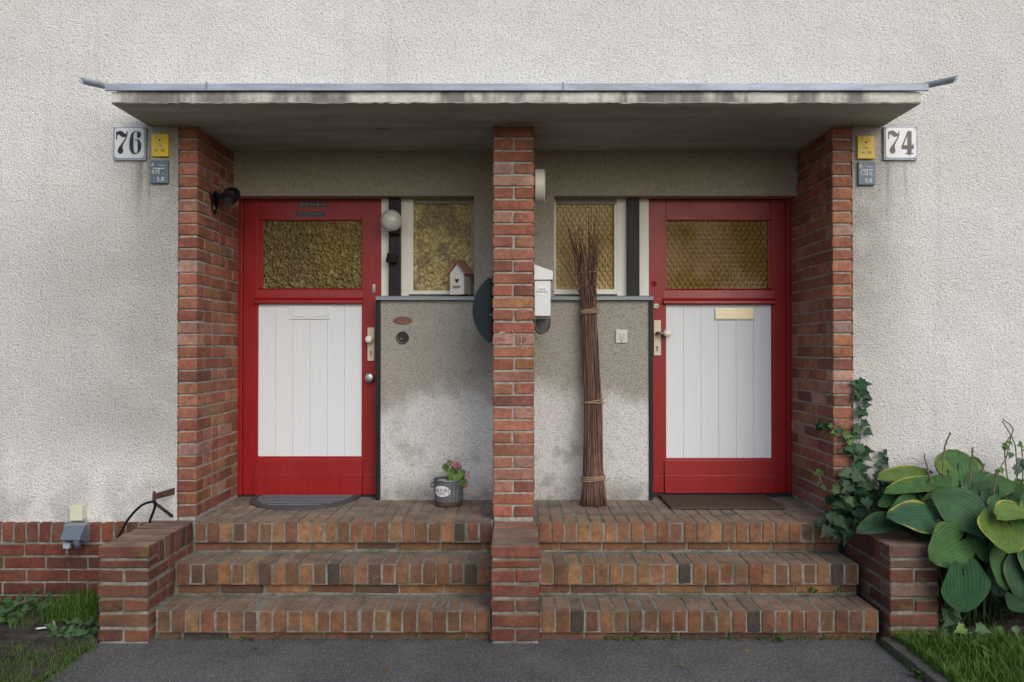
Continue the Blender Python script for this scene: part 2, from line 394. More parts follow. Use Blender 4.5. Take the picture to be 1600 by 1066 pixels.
def glass(name, kind):
    t = NT(name); x, y, z = t.xyz()
    if kind in ('pebble', 'pebble_clear'):
        wv = t.n('ShaderNodeVectorMath', {0: t.n('ShaderNodeTexNoise', {'Vector': t.pos(), 'Scale': 16., 'Detail': 2}).outputs['Color'], 1: (.045,.045,.045)}, operation='MULTIPLY').outputs[0]
        w = t.n('ShaderNodeVectorMath', {0: t.n('ShaderNodeVectorMath', {0: t.pos(), 1: (1.05, 1, .9)}, operation='MULTIPLY').outputs[0], 1: wv}, operation='ADD').outputs[0]
        sc_ = 38 if kind == 'pebble' else 27
        d = t.vor(sc_, 'SMOOTH_F1', vec=w, Smoothness=.6); e = t.vor(sc_, 'DISTANCE_TO_EDGE', vec=w)
        h = t.math('ADD', t.math('MULTIPLY', t.mr(e, 0, .35), -.35), t.math('ADD', t.math('MULTIPLY', d, 1.), t.math('MULTIPLY', t.noise(40, 2), .35)))
        nrm = t.bump(h, 1., .032)
        tone = t.noise(3.2, 3, .5)
        if kind == 'pebble':
            body = t.mix(t.mr(t.math('ADD', tone, t.math('MULTIPLY', t.math('SUBTRACT', x, -1.43), .5)), .15, .85), (.21,.17,.085), (.38,.29,.085))
            base = t.mix(t.math('MULTIPLY', t.mr(e, .09, .0), .55), body, (.05,.038,.012))
            return t.out(base, .22, nrm, Specular_IOR_Level=.65)
        body = t.mix(t.mr(t.noise(5.5, 3, .5), .50, .58), (.92,.74,.34), (.56,.46,.27))
        base = t.mix(t.math('MULTIPLY', t.mr(e, .10, .0), .85), body, (.14,.10,.035))
        t.out(base, .25, nrm, Specular_IOR_Level=.5)
        tr = t.n('ShaderNodeBsdfTransparent', {'Color': (1,.96,.82)})
        ms = t.n('ShaderNodeMixShader', {0: t.mr(e, .01, .12, .0, .3), 1: t.b.outputs[0], 2: tr.outputs[0]})
        t.t.links.new(ms.outputs[0], t.t.nodes['Material Output'].inputs[0]); return t.m
    wob = t.math('MULTIPLY', t.math('SUBTRACT', t.noise(5, 2), .5), .12)
    a = t.math('ADD', t.math('DIVIDE', x, .040), wob); b = t.math('DIVIDE', z, .066)
    p1 = t.math('PINGPONG', t.math('ADD', a, b), .5); p2 = t.math('PINGPONG', t.math('SUBTRACT', a, b), .5)
    mn = t.math('MINIMUM', p1, p2); pr = t.math('MULTIPLY', p1, p2)
    h = t.math('ADD', t.mr(mn, 0, .3), t.math('MULTIPLY', pr, 2.))
    nrm = t.bump(h, 1., .016)
    var = t.noise(2.6, 3, .5, t.scalevec((1, 1, .8)))
    if kind == 'diamond': body = t.mix(t.mr(var, .4, .6), (.46,.31,.18), (.24,.145,.035))
    else: body = t.mix(t.mr(var, .35, .65), (.80,.60,.32), (.46,.31,.10))
    base = t.mix(t.mr(mn, .0, .12, .3, 1.), (.62,.43,.09) if kind == 'diamond' else (.8,.62,.33), body)
    return t.out(base, .16, nrm, Specular_IOR_Level=.7, Coat_Weight=.3, Coat_Roughness=.1, Coat_Normal=nrm)
M['g_pebble'] = glass('pebbled_amber_glass', 'pebble'); M['g_clear'] = glass('hammered_yellow_glass', 'pebble_clear')
M['g_diamond'] = glass('diamond_amber_glass', 'diamond'); M['g_diamond2'] = glass('diamond_pale_glass', 'diamond2')

def asphalt():
    t = NT('asphalt'); v = t.vor(210, 'F1', out='Color'); d = t.vor(210, 'F1'); n1 = t.noise(2.2, 5, .6); n2 = t.noise(120, 3, .6)
    sepc = t.n('ShaderNodeSeparateColor', {0: v}).outputs[0]
    base = t.mix(t.mr(n1, .3, .7), (.086,.086,.087), (.13,.129,.128))
    sp = t.math('MULTIPLY', t.mr(sepc, .76, .84), t.mr(d, .6, .3))
    c = t.mix(t.math('MULTIPLY', sp, .75), base, (.42,.415,.40))
    dk = t.mr(sepc, .2, .1); c = t.mix(t.math('MULTIPLY', dk, .6), c, (.035,.035,.036))
    return t.out(c, .88, t.bump(t.math('ADD', t.math('MULTIPLY', d, -.6), n2), .8, .006), Specular_IOR_Level=.3)
M['asphalt'] = asphalt()
def soil():
    t = NT('soil'); n1 = t.noise(9, 6, .65); n2 = t.noise(70, 4, .7)
    c = t.mix(t.mr(n1, .3, .7), (.035,.03,.024), (.10,.088,.074)); c = t.mix(t.mr(n2, .5, .75, 0, .6), c, (.18,.165,.145))
    return t.out(c, .97, t.bump(t.math('ADD', n1, t.math('MULTIPLY', n2, .6)), 1., .03), Specular_IOR_Level=.1)
M['soil'] = soil()
def lawnbase():
    t = NT('lawn'); n1 = t.noise(3, 6, .7); n2 = t.noise(40, 4, .7)
    c = t.mix(t.mr(n1, .35, .65), (.045,.07,.018), (.08,.105,.03)); c = t.mix(t.mr(n2, .5, .7), c, (.03,.03,.015))
    return t.out(c, .95, t.bump(n2, 1., .03), Specular_IOR_Level=.1)
M['lawn'] = lawnbase()
def grassmat(name, c1, c2):
    t = NT(name); n1 = t.noise(6, 4, .6); n2 = t.noise(130, 1)
    c = t.mix(t.mr(n1, .3, .7), c1, c2); c = t.mix(t.mr(n2, .66, .74), c, (.17,.15,.06))
    return t.out(c, .6, Specular_IOR_Level=.25)
M['grass'] = grassmat('grass_blade', (.04,.10,.012), (.085,.16,.02)); M['grass2'] = grassmat('lawn_blade', (.045,.10,.018), (.085,.14,.028))
def leafmat(name, hosta=False):
    t = NT(name); oi = t.n('ShaderNodeObjectInfo'); n1 = t.noise(14, 4, .6)
    base = t.mix(t.mr(n1, .3, .7), t.mix(1., oi.outputs['Color'], (.75,.78,.8), 'MULTIPLY'), t.mix(1., oi.outputs['Color'], (1.25,1.2,1.15), 'MULTIPLY'))
    if hosta:
        uv = t.n('ShaderNodeUVMap').outputs[0]; s = t.n('ShaderNodeSeparateXYZ', {0: uv}).outputs
        v = t.math('ABSOLUTE', t.math('SUBTRACT', t.math('MULTIPLY', s[1], 2.), 1.))
        edge = t.math('MAXIMUM', v, t.mr(s[0], .8, 1.0, 0, 1.))
        edge = t.math('ADD', edge, t.math('MULTIPLY', t.math('SUBTRACT', n1, .5), .35))
        alpha = oi.outputs['Alpha']
        base = t.mix(t.math('MULTIPLY', t.mr(edge, .7, 1.0), t.math('MULTIPLY', alpha, .6)), base, (.11,.16,.03))
        lim = t.math('MULTIPLY', t.mr(edge, .86, 1.0), t.mr(alpha, .12, .8))
        base = t.mix(lim, base, (.34,.32,.06))
        brn = t.math('MULTIPLY', t.mr(edge, .97, 1.03), t.math('MULTIPLY', oi.outputs['Alpha'], t.mr(t.noise(9), .45, .55)))
        base = t.mix(brn, base, (.13,.065,.03))
        vein = t.mr(t.math('ABSOLUTE', t.math('SINE', t.math('MULTIPLY', s[1], 2*pi*6.5))), 0, .35)
        base = t.mix(t.math('MULTIPLY', t.math('SUBTRACT', 1., vein), .4), base, (.14,.21,.10))
        fine = t.noise(1, 3, .6, t.n('ShaderNodeVectorMath', {0: uv, 1: (22, 60, 1)}, operation='MULTIPLY').outputs[0])
        spot = t.mr(t.noise(55, 2, .5), .72, .76); base = t.mix(t.math('MULTIPLY', spot, .7), base, (.16,.12,.05))
        return t.out(base, .5, t.bump(fine, .7, .006), Specular_IOR_Level=.28)
    return t.out(base, .48, t.bump(n1, .2, .003), Specular_IOR_Level=.25)
M['hosta'] = leafmat('hosta_leaf', True); M['leaf'] = leafmat('small_leaf')

# ------------------------------------------------------------------ bricks
_bm = {}
def brick_mesh(l, d, h, mat, nv=5):
    key = (round(l,3), round(d,3), round(h,3), mat.name); lst = _bm.setdefault(key, [])
    if len(lst) < nv:
        bm = bmesh.new(); bmesh.ops.create_cube(bm, size=1)
        for v in bm.verts: v.co = Vector((v.co.x*l+R.uniform(-.0022,.0022), v.co.y*d+R.uniform(-.0015,.0015), v.co.z*h+R.uniform(-.0022,.0022)))
        bmesh.ops.bevel(bm, geom=bm.edges[:], offset=R.uniform(.0035,.0065) if mat.name != 'step_brick' else R.uniform(.0035,.007), segments=1 if mat.name != 'step_brick' else 2, affect='EDGES')
        for v in bm.verts: v.co += Vector((R.uniform(-1,1), R.uniform(-1,1), R.uniform(-1,1)))*.0011
        me = bpy.data.meshes.new('brick'); bm.to_mesh(me); bm.free(); me.materials.append(mat); lst.append(me)
        return me
    return R.choice(lst)
PAL_PIL = [((.325,.128,.083),5),((.35,.152,.10),5),((.37,.195,.145),2),((.35,.165,.09),2),((.29,.11,.073),3),((.41,.25,.20),1.2),((.23,.095,.07),1.5)]
PAL_STEP = [((.31,.155,.075),5),((.27,.125,.063),5),((.205,.107,.062),4),((.235,.10,.06),4),((.32,.175,.085),3),((.075,.06,.05),1.0),((.145,.08,.058),2),((.24,.122,.072),4)]
PAL_LOW = [((.17,.062,.042),5),((.125,.047,.035),4),((.21,.078,.05),3),((.075,.036,.031),3),((.22,.13,.10),1)]
PAL_PLINTH = [((.205,.065,.042),5),((.165,.055,.04),4),((.235,.085,.055),3),((.14,.06,.046),3)]
def pick(pal, dark=1.):
    c = R.choices([p[0] for p in pal], [p[1] for p in pal])[0]; k = R.uniform(.84, 1.14)*dark
    return tuple(q*k*R.uniform(.95,1.05) for q in c)
def brick(parent, mat, x0, x1, y0, y1, z0, z1, pal, dark=1., proud=.0025, color=None):
    me = brick_mesh(x1-x0, y1-y0, z1-z0, mat)
    j = lambda a: R.uniform(-a, a)
    return inst('brick', me, parent, ((x0+x1)/2+j(.0015), (y0+y1)/2+j(proud), (z0+z1)/2+j(.0012)), (j(.006), j(.007), j(.007)), color or pick(pal, dark))

# ------------------------------------------------------------------ setting levels
ZP = .535; Z2 = .352; Z1 = .165            # platform and step tops
Y3, Y2, Y1 = -.12, -.38, -.64              # step fronts
ZS = 3.0                                   # canopy underside
YW = .65                                   # recessed plaster front
YD = .786                                  # door leaf front
XL0, XL1 = -2.116, -1.996; XR0, XR1 = 1.992, 2.118

struct('ground', MB().box(-150,150,-150,30,-.4,-.012), M['lawn'])
struct('path', MB().box(-2.27,1.965,-40,-.5,-.008,0.0), M['asphalt'])
def rough_sheet(x0, x1, y0, y1, z, amp, n, m):
    mb = MB()
    for i in range(n+1):
        for j in range(m+1):
            e = 0 if (i in (0,n) or j in (0,m)) else 1
            mb.v.append(Vector((x0+(x1-x0)*i/n, y0+(y1-y0)*j/m, z+R.uniform(-amp,amp)*e)))
    for i in range(n):
        for j in range(m):
            a = i*(m+1)+j; mb.f.append((a, a+m+1, a+m+2, a+1))
    return mb
struct('soil', rough_sheet(-7,-2.27,-.86,-.03,.014,.012,90,24), M['soil'], smooth=True)
struct('lawn', rough_sheet(-7,-2.27,-12,-.86,.012,.006,40,60), M['soil'], smooth=True)
struct('flower_bed', rough_sheet(2.30,7,-.72,-.03,.012,.014,80,20), M['soil'], smooth=True)
struct('lawn', rough_sheet(2.065,7,-12,-.72,.012,.006,40,60), M['lawn'], smooth=True)

# ------------------------------------------------------------------ house
house = thing('house', 'pale roughcast house front with two red doors under a flat concrete canopy', 'house', (0, .4, 0))
part('roughcast_wall', MB().box(-9, XL0-.002, 0, .35, -.1, ZS+.02).box(XR1+.002, 9, 0, .35, -.1, ZS+.02).box(-9, 9, 0, .35, ZS+.02, 7.5), M['facade'], house)
xl, xr = X(594, YW), X(1015, YW)
pl, pr = X(741, YW), X(866, YW)
ZL = Z(306, YW); ZSILL = Z(466, YW)
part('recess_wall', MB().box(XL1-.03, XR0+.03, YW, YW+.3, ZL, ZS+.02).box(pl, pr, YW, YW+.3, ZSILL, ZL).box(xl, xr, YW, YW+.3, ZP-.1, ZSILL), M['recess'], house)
part('interior_wall', MB().box(-2.1, 2.1, 1.6, 1.7, 0, 3.2).box(-2.1,2.1,.96,1.6,2.75,2.85).box(-.28,.27,.955,1.6,.3,2.75), M['gap'], house)

# brick plinth at the foot of the facade
def plinth(side):
    pli = sub('plinth', house, (side*3, 0, 0))
    xa, xb = (-4.6, -2.27) if side < 0 else (2.32, 4.6)
    yf = -.035; zt = Z(817, yf)
    part('mortar', MB().box(xa, xb, yf+.008, .05, -.08, zt-.006), M['mortar_low'], pli)
    x = xb-.004 if side < 0 else xa+.004
    cnt = int((xb-xa)/.0775)
    for i in range(cnt):
        c = (x-.0325-i*.0775) if side < 0 else (x+.0325+i*.0775)
        brick(pli, M['brick'], c-.0325, c+.0325, yf, yf+.1, zt-.12, zt, PAL_PLINTH)
    z = zt-.135; k = 0
    while z-.066 > -.06:
        off = (k % 2)*.131+R.uniform(-.01,.01); xx = xb+off
        while xx > xa:
            l = .25; a, b = max(xa, xx-l), min(xb, xx)
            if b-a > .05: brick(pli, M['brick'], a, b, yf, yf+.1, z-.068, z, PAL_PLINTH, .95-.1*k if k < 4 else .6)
            xx -= l+.012
        z -= .080; k += 1
plinth(-1); plinth(1)

# pillars
CH = .07645
def side_pillar(side):
    xa, xb = (XL0, XL1) if side < 0 else (XR0, XR1)
    p = sub('pillar', house, ((xa+xb)/2, 0, ZP), 'brick pillar beside the number 76 door' if side < 0 else 'brick pillar beside the number 74 door with ivy at its foot')
    part('mortar', MB().box(xa+.007, xb-.007, .004, YD+.05, ZP-.08, ZS+.005), M['mortar'], p)
    n = 32
    for k in range(n):
        z0 = ZP+.018+k*CH
        if z0+.065 > ZS-.002: break
        segs = [.12,.25,.25,.12] if k % 2 == (0 if side < 0 else 1) else [.25,.25,.25]
        if R.random() < .25: segs = segs[:1]+([.12,.12] if segs[1] == .25 else [.25])+segs[2:]
        y = -.006
        for q, l in enumerate(segs):
            if y > YD+.04: break
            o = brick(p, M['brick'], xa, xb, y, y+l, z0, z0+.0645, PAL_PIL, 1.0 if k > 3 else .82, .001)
            o.location.x += R.uniform(-.002,.002)
            y += l+.0115
side_pillar(-1); side_pillar(1)
CX0, CX1 = X(770, -.04), X(835, -.04)
def centre_pillar():
    p = sub('pillar', house, ((CX0+CX1)/2, .1, ZP), 'free-standing middle brick pillar with chalk scribble between the two entrances')
    part('mortar', MB().box(CX0+.008, CX1-.008, -.031, .33, ZP-.08, ZS+.005), M['mortar'], p)
    w = CX1-CX0; hw = (w-.013)/2
    for k in range(32):
        z0 = ZP+.02+k*.0763
        if z0+.0635 > ZS-.004: break
        if k % 2:
            brick(p, M['brick'], CX0, CX1, -.04, .08, z0, z0+.0645, PAL_PIL, proud=.002)
            brick(p, M['brick'], CX0, CX0+hw, .092, .342, z0, z0+.0645, PAL_PIL); brick(p, M['brick'], CX1-hw, CX1, .092, .342, z0, z0+.0645, PAL_PIL)
        else:
            s = R.uniform(-.006,.006)
            brick(p, M['brick'], CX0, CX0+hw+s, -.04, .21, z0, z0+.0645, PAL_PIL, proud=.002); brick(p, M['brick'], CX1-hw+s, CX1, -.04, .21, z0, z0+.0645, PAL_PIL, proud=.002)
            brick(p, M['brick'], CX0, CX1, .222, .342, z0, z0+.0645, PAL_PIL)
    mb = MB(); y = -.0445
    def ln(pts, w): 
        mb.ribbon([(X(a,y), Z(b,y)) for a, b in pts], w, y-R.uniform(0,.0006))
    ln([(776,528),(779,522),(784,519),(789,520),(787,517)], [.006,.008,.012,.01,.004]); ln([(784,521),(780,526),(787,528),(797,529)], .006)
    ln([(800,516),(803,521),(802,528),(797,530)], [.004,.006,.006,.004]); ln([(773,541),(779,535),(790,535),(797,532)], [.003,.005,.006,.003])
    ln([(814,524),(815,533)], .006); ln([(824,532),(819,540),(816,545)], .004); ln([(829,533),(823,546)], .003); ln([(814,536),(816,541)], .006)
    part('chalk_scribble', mb, M['chalk'], p)
centre_pillar()

# canopy
can = sub('canopy', house, (0, 0, ZS), 'flat concrete canopy with a zinc edge over both doors')
def slab():
    bm = bmesh.new(); nx = 150
    x0, x1, y0, y1 = -2.305, 2.315, -.478, YW+.06
    prof = [(y1, ZS), (-.05, ZS), (y0+.004, ZS+.001), (y0, ZS+.005), (y0, ZS+.035), (y0+.004, ZS+.066), (y1, ZS+.075)]
    rows = []
    for i in range(nx+1):
        x = x0+(x1-x0)*i/nx
        rows.append([bm.verts.new((x, y+(R.uniform(-.003,.003) if 1 < k < 6 else 0), z+(R.uniform(-.003,.003) if k in (2,3) else 0))) for k, (y, z) in enumerate(prof)])
    for i in range(nx):
        for k in range(len(prof)-1): bm.faces.new((rows[i][k], rows[i+1][k], rows[i+1][k+1], rows[i][k+1]))
    bm.faces.new(rows[0]); bm.faces.new(rows[-1][::-1])
    return MB().bm(bm)
part('slab', slab(), M['concrete'], can)
zb, zt = Z(141.5, -.492), Z(130, -.492)
g = MB().prismx([(-.498,zb),(-.488,zb-.003),(-.480,zb+.004),(-.480,zt-.012),(0.0,zt+.005),(0.0,zt+.012),(-.486,zt),(-.497,zt-.006)], X(163,-.49), X(1452,-.49))
zo = part('zinc_edge', g, M['zinc'], can)
for sx in (321, 880):
    part('seam', MB().cbox(X(sx-1.6,-.5), X(sx+1.6,-.5), -.5015, -.4965, zb-.002, zt+.004, .001), M['zinc_dark'], can)
def spout(side):
    a = P(180, 130, -.40) if side < 0 else P(1428, 130, -.40)
    b = P(131, 124, -.50) if side < 0 else P(1488, 122, -.50)
    a.z = zt+.012; mb = MB(); d = (b-a).normalized(); up = Vector((0,0,1)); w = d.cross(up).normalized(); up = w.cross(d)
    n = 12; r = .029; rr = .026
    for i in range(3):
        p = a.lerp(b, i/2)
        for k in range(n+1):
            t = pi+pi*k/n; cut = (1+sin(t))*-.0 + (.03*(1+sin(t)) if i == 2 else 0)
            mb.v.append(p+d*cut+w*cos(t)*r+up*sin(t)*r)
        for k in range(n+1):
            t = pi+pi*k/n; mb.v.append(p+d*(.03*(1+sin(t)) if i == 2 else 0)+w*cos(t)*rr+up*sin(t)*rr)
    m = 2*(n+1)
    for i in range(2):
        for k in range(n):
            q = i*m+k; mb.f.append((q, q+1, q+m+1, q+m)); q += n+1; mb.f.append((q, q+m, q+m+1, q+1))
        for k0 in (0, n): mb.f.append((i*m+k0, i*m+k0+n+1, (i+1)*m+k0+n+1, (i+1)*m+k0))
    for i in (0, 2):
        for k in range(n): q = i*m+k; mb.f.append((q, q+1, q+n+2, q+n+1))
    part('spout', mb, M['zinc'], can)
spout(-1); spout(1)

# ------------------------------------------------------------------ doors
def door(side):
    y = YD
    if side < 0:
        lab = 'red door of number 76 with pebbled amber glass and a round steel lock knob'
        xo0, xo1 = X(372,y), X(594,y); gx0, gx1 = X(410,y), X(565.5,y); px0, px1 = X(403,y), X(565,y)
        gz0, gz1 = Z(450,y), Z(344,y); pz0, pz1 = Z(712.5,y), Z(477,y); zb_ = ZP+.012; lf = 1
    else:
        lab = 'red door of number 74 with diamond amber glass and a white porcelain knob'
        xo0, xo1 = X(1013.5,y), X(1236,y); gx0, gx1 = X(1042,y), X(1200.5,y); px0, px1 = X(1041,y), X(1205.5,y)
        gz0, gz1 = Z(451,y), Z(344,y); pz0, pz1 = Z(715,y), Z(477,y); zb_ = ZP+.026; lf = -1
    zt_ = Z(311, y)
    d = sub('door', house, ((xo0+xo1)/2, y, ZP), lab)
    fw = .033
    # outer frame (jambs and head), 12 mm proud of the leaf
    if side < 0:
        part('door_frame', MB().cbox(xo0-.03, xo0+fw, y-.012, y+.08, zb_, zt_+.05).cbox(xo0+fw-.001, xo1+.02, y-.0115, y+.08, zt_-.004, zt_+.05), M['red'], d)
        lx0, lx1 = xo0+fw+.004, xo1+.012
        part('frame_joint', MB().box(xo0+fw-.001, xo0+fw+.005, y+.006, y+.08, zb_, zt_), M['gap'], d)
    else:
        part('door_frame', MB().cbox(xo1-fw, xo1+.03, y-.012, y+.08, zb_, zt_+.05).cbox(xo0-.02, xo1-fw+.001, y-.0115, y+.08, zt_-.004, zt_+.05), M['red'], d)
        lx0, lx1 = xo0-.012, xo1-fw-.004
        part('frame_joint', MB().box(xo1-fw-.005, xo1-fw+.001, y+.006, y+.08, zb_, zt_), M['gap'], d)
    part('stile', MB().cbox(lx0, px0-.001, y, y+.05, zb_, zt_-.006), M['red'], d)
    part('stile', MB().cbox(px1+.001, lx1, y, y+.05, zb_, zt_-.006), M['red'], d)
    part('top_rail', MB().cbox(px0, px1, y+.0008, y+.05, gz1, zt_-.006), M['red'], d)
    # middle rail: sloped sill profile under the glass, then a moulding that throws water
    zm = gz0
    e = .022
    prof = [(y+.05, zm), (y+.014, zm-.002), (y-.004, zm-.014), (y-.010, zm-.07), (y-.008, zm-.078), (y-.030, zm-.092), (y-.034, zm-.108), (y-.026, zm-.116), (y-.002, pz1+.006), (y+.05, pz1+.002)]
    part('middle_rail', MB().prismx(prof, px0-e, px1+e*.4 if side < 0 else px1+e), M['red'], d)
    # bottom rail with weatherboard
    zw = Z(741 if side < 0 else 743, y)
    zr = pz0-.028
    prof = [(y+.05, pz0-.002), (y+.012, pz0-.004), (y-.004, zr), (y-.018, zr-.006), (y-.020, zw+.006), (y-.024, zw), (y-.026, zb_+.002), (y+.05, zb_+.001)]
    part('bottom_rail', MB().prismx(prof, px0-.015, px1+.008), M['red'], d)
    for a, b in ((lx0+.002, px0-.016), (px1+.009, lx1-.012)):
        part('plinth_block', MB().cbox(a, b, y-.008, y+.02, zb_+.001, zw), M['red'], d)
    # planks
    n = 6; w = (px1-px0)/n
    for i in range(n):
        a = px0+i*w; g_ = .0006
        part('plank', MB().cbox(a+g_, a+w-g_, y+.010+R.uniform(-.0007,.0007), y+.03, pz0-.004, pz1+.008, .0013), M['white'], d)
    part('backing', MB().box(px0-.004, px1+.004, y+.028, y+.045, pz0-.006, pz1+.006), M['white'], d)
    # glass
    bead = MB(); bw = .012
    for a, b, c_, e_ in ((gx0-.012,gx1+.012,gz1-.004,gz1+.006),(min(gx0-.012,px0-.003),gx0,gz0,gz1-.004),(gx1,max(gx1+.012,px1+.003),gz0,gz1-.004)):
        bead.cbox(a, b, y+.012, y+.045, c_, e_, .002)
    part('glazing_bead', bead, M['red'], d)
    part('glass_pane', MB().box(gx0-.003, gx1+.003, y+.024, y+.030, gz0-.004, gz1+.002), M['g_pebble'] if side < 0 else M['g_diamond'], d)
    part('threshold', MB().cbox(xo0-.02, xo1+.02, y-.006, y+.1, ZP-.02, zb_-.002), M['gap'], d)
    if side < 0:
        # letter plate with its flap
        a, b = X(452,y), X(515,y); c_, e_ = Z(499,y), Z(479.5,y)
        part('letter_plate', MB().cbox(a, b, y+.001, y+.014, c_, e_, .002), M['white'], d)
        ia, ib, ic, ie = a+.022, b-.026, c_+.018, e_-.016
        cx = (ia+ib)/2
        part('letter_flap', MB().prism([(ia,ie),(ib,ie),(ib,ic),(cx+.034,ic),(cx+.026,ic-.013),(cx-.026,ic-.013),(cx-.034,ic),(ia,ic)], y-.0025, y+.004), M['white'], d)
        fr = MB()
        part('flap_groove', fr.box(ia-.002, ib+.002, y-.0002, y+.003, ic-.002, ie+.002), M['birdgrey'], d)
        hx0, hx1 = X(574.5,y), X(585,y)
        part('handle_plate', MB().cbox(hx0, hx1, y-.009, y+.002, Z(564,y), Z(512,y), .003), M['ivory'], d)
        kc = Vector((X(578.5,y), y-.009, Z(530.5,y)))
        part('knob', MB().lathe([(.011,0),(.011,-.028),(.02,-.033),(.027,-.040),(.027,-.05),(.022,-.058),(.01,-.0605)], kc, 'y'), M['porcelain'], d, True)
        part('keyhole', MB().lathe([(.0095,0),(.0095,-.004),(.006,-.006)], (X(580,y), y-.0085, Z(550,y)), 'y', 14).cbox(X(580,y)-.005, X(580,y)+.005, y-.012, y-.008, Z(557,y), Z(551,y), .002), M['lockmetal'], d, 'auto')
        part('lock_knob', MB().lathe([(.021,0),(.021,-.03),(.031,-.034),(.033,-.042),(.032,-.055),(.026,-.062),(.012,-.0645)], (X(579.5,y), y, Z(590,y)), 'y', 32), M['steel'], d, True)
        part('lock', MB().cbox(X(581,y), X(586.5,y), y-.006, y+.002, Z(458,y), Z(444,y), .0055), M['lockmetal'], d, 'auto')
        for (xa, xb, ya, yb, s) in ((464.5, 511.5, 316.3, 323.5, '20*C+M+B+19'), (462, 507.5, 331, 338.5, '20*C+M+B+')):
            st = part('sticker', MB().box(X(xa,y), X(xb,y), y-.0012, y+.002, Z(yb,y), Z(ya,y)), M['inkblack'], d, label='black strip with chalk blessing letters above the glass')
            mt = MB(); text(mt, s, (X(xa,y)+X(xb,y))/2, (Z(ya,y)+Z(yb,y))/2, y-.0016, .027, 1.15 if len(s) > 9 else 1.25)
            part('lettering', mt, M['inkgrey'] if len(s) < 10 else M['chalkgrey'], d)
    else:
        a, b = X(1117.5,y), X(1178,y); c_, e_ = Z(499.5,y), Z(482,y)
        part('letter_plate', MB().cbox(a-.004, b+.004, y+.002, y+.012, c_-.004, e_+.003, .002), M['mailbox'], d)
        part('letter_flap', MB().cbox(a, b, y-.006, y+.006, c_+.003, e_, .003), M['brassy'], d)
        hx0, hx1 = X(1021.5,y), X(1032.5,y)
        part('handle_plate', MB().cbox(hx0, hx1, y-.009, y+.002, Z(555.5,y), Z(500.5,y), .003), M['ivory'], d)
        kc = Vector((X(1026,y), y-.009, Z(521,y)))
        part('knob_neck', MB().tube([kc, kc+Vector((0,-.03,0)), kc+Vector((.008,-.045,0)), kc+Vector((.03,-.05,0)), kc+Vector((.05,-.05,0))], [.011,.012,.012,.010,.010], 14), M['lockmetal'], d, True)
        part('knob', MB().lathe([(.004,0),(.019,.004),(.0265,.014),(.029,.026),(.0275,.040),(.021,.052),(.011,.058),(.002,.060)], kc+Vector((.036,-.05,0)), 'x'), M['porcelain'], d, True)
        part('keyhole', MB().lathe([(.012,0),(.012,-.003),(.008,-.005)], (X(1027,y), y-.0085, Z(542,y)), 'y', 16).cbox(X(1027,y)-.006, X(1027,y)+.006, y-.013, y-.008, Z(549,y), Z(543,y), .002), M['lockmetal'], d, 'auto')
        part('lock', MB().lathe([(.021,.002),(.021,-.006),(.012,-.009),(.006,-.007)], (X(1025,y), y, Z(479,y)), 'y', 22), M['lockmetal'], d, 'auto')
        part('peephole', MB().lathe([(.021,.002),(.021,-.005),(.015,-.007),(.006,-.003),(.002,.0)], (X(1022.5,y), y, Z(443,y)), 'y', 22), M['red'], d, 'auto')
        part('peephole_lens', MB().lathe([(.0055,.004),(.0055,-.0045),(.003,-.006)], (X(1022.5,y), y, Z(443,y)), 'y', 14), M['inkblack'], d, 'auto')
M['chalkgrey'] = plain('pale_grey_print', (.26,.26,.25), .6)
door(-1); door(1)

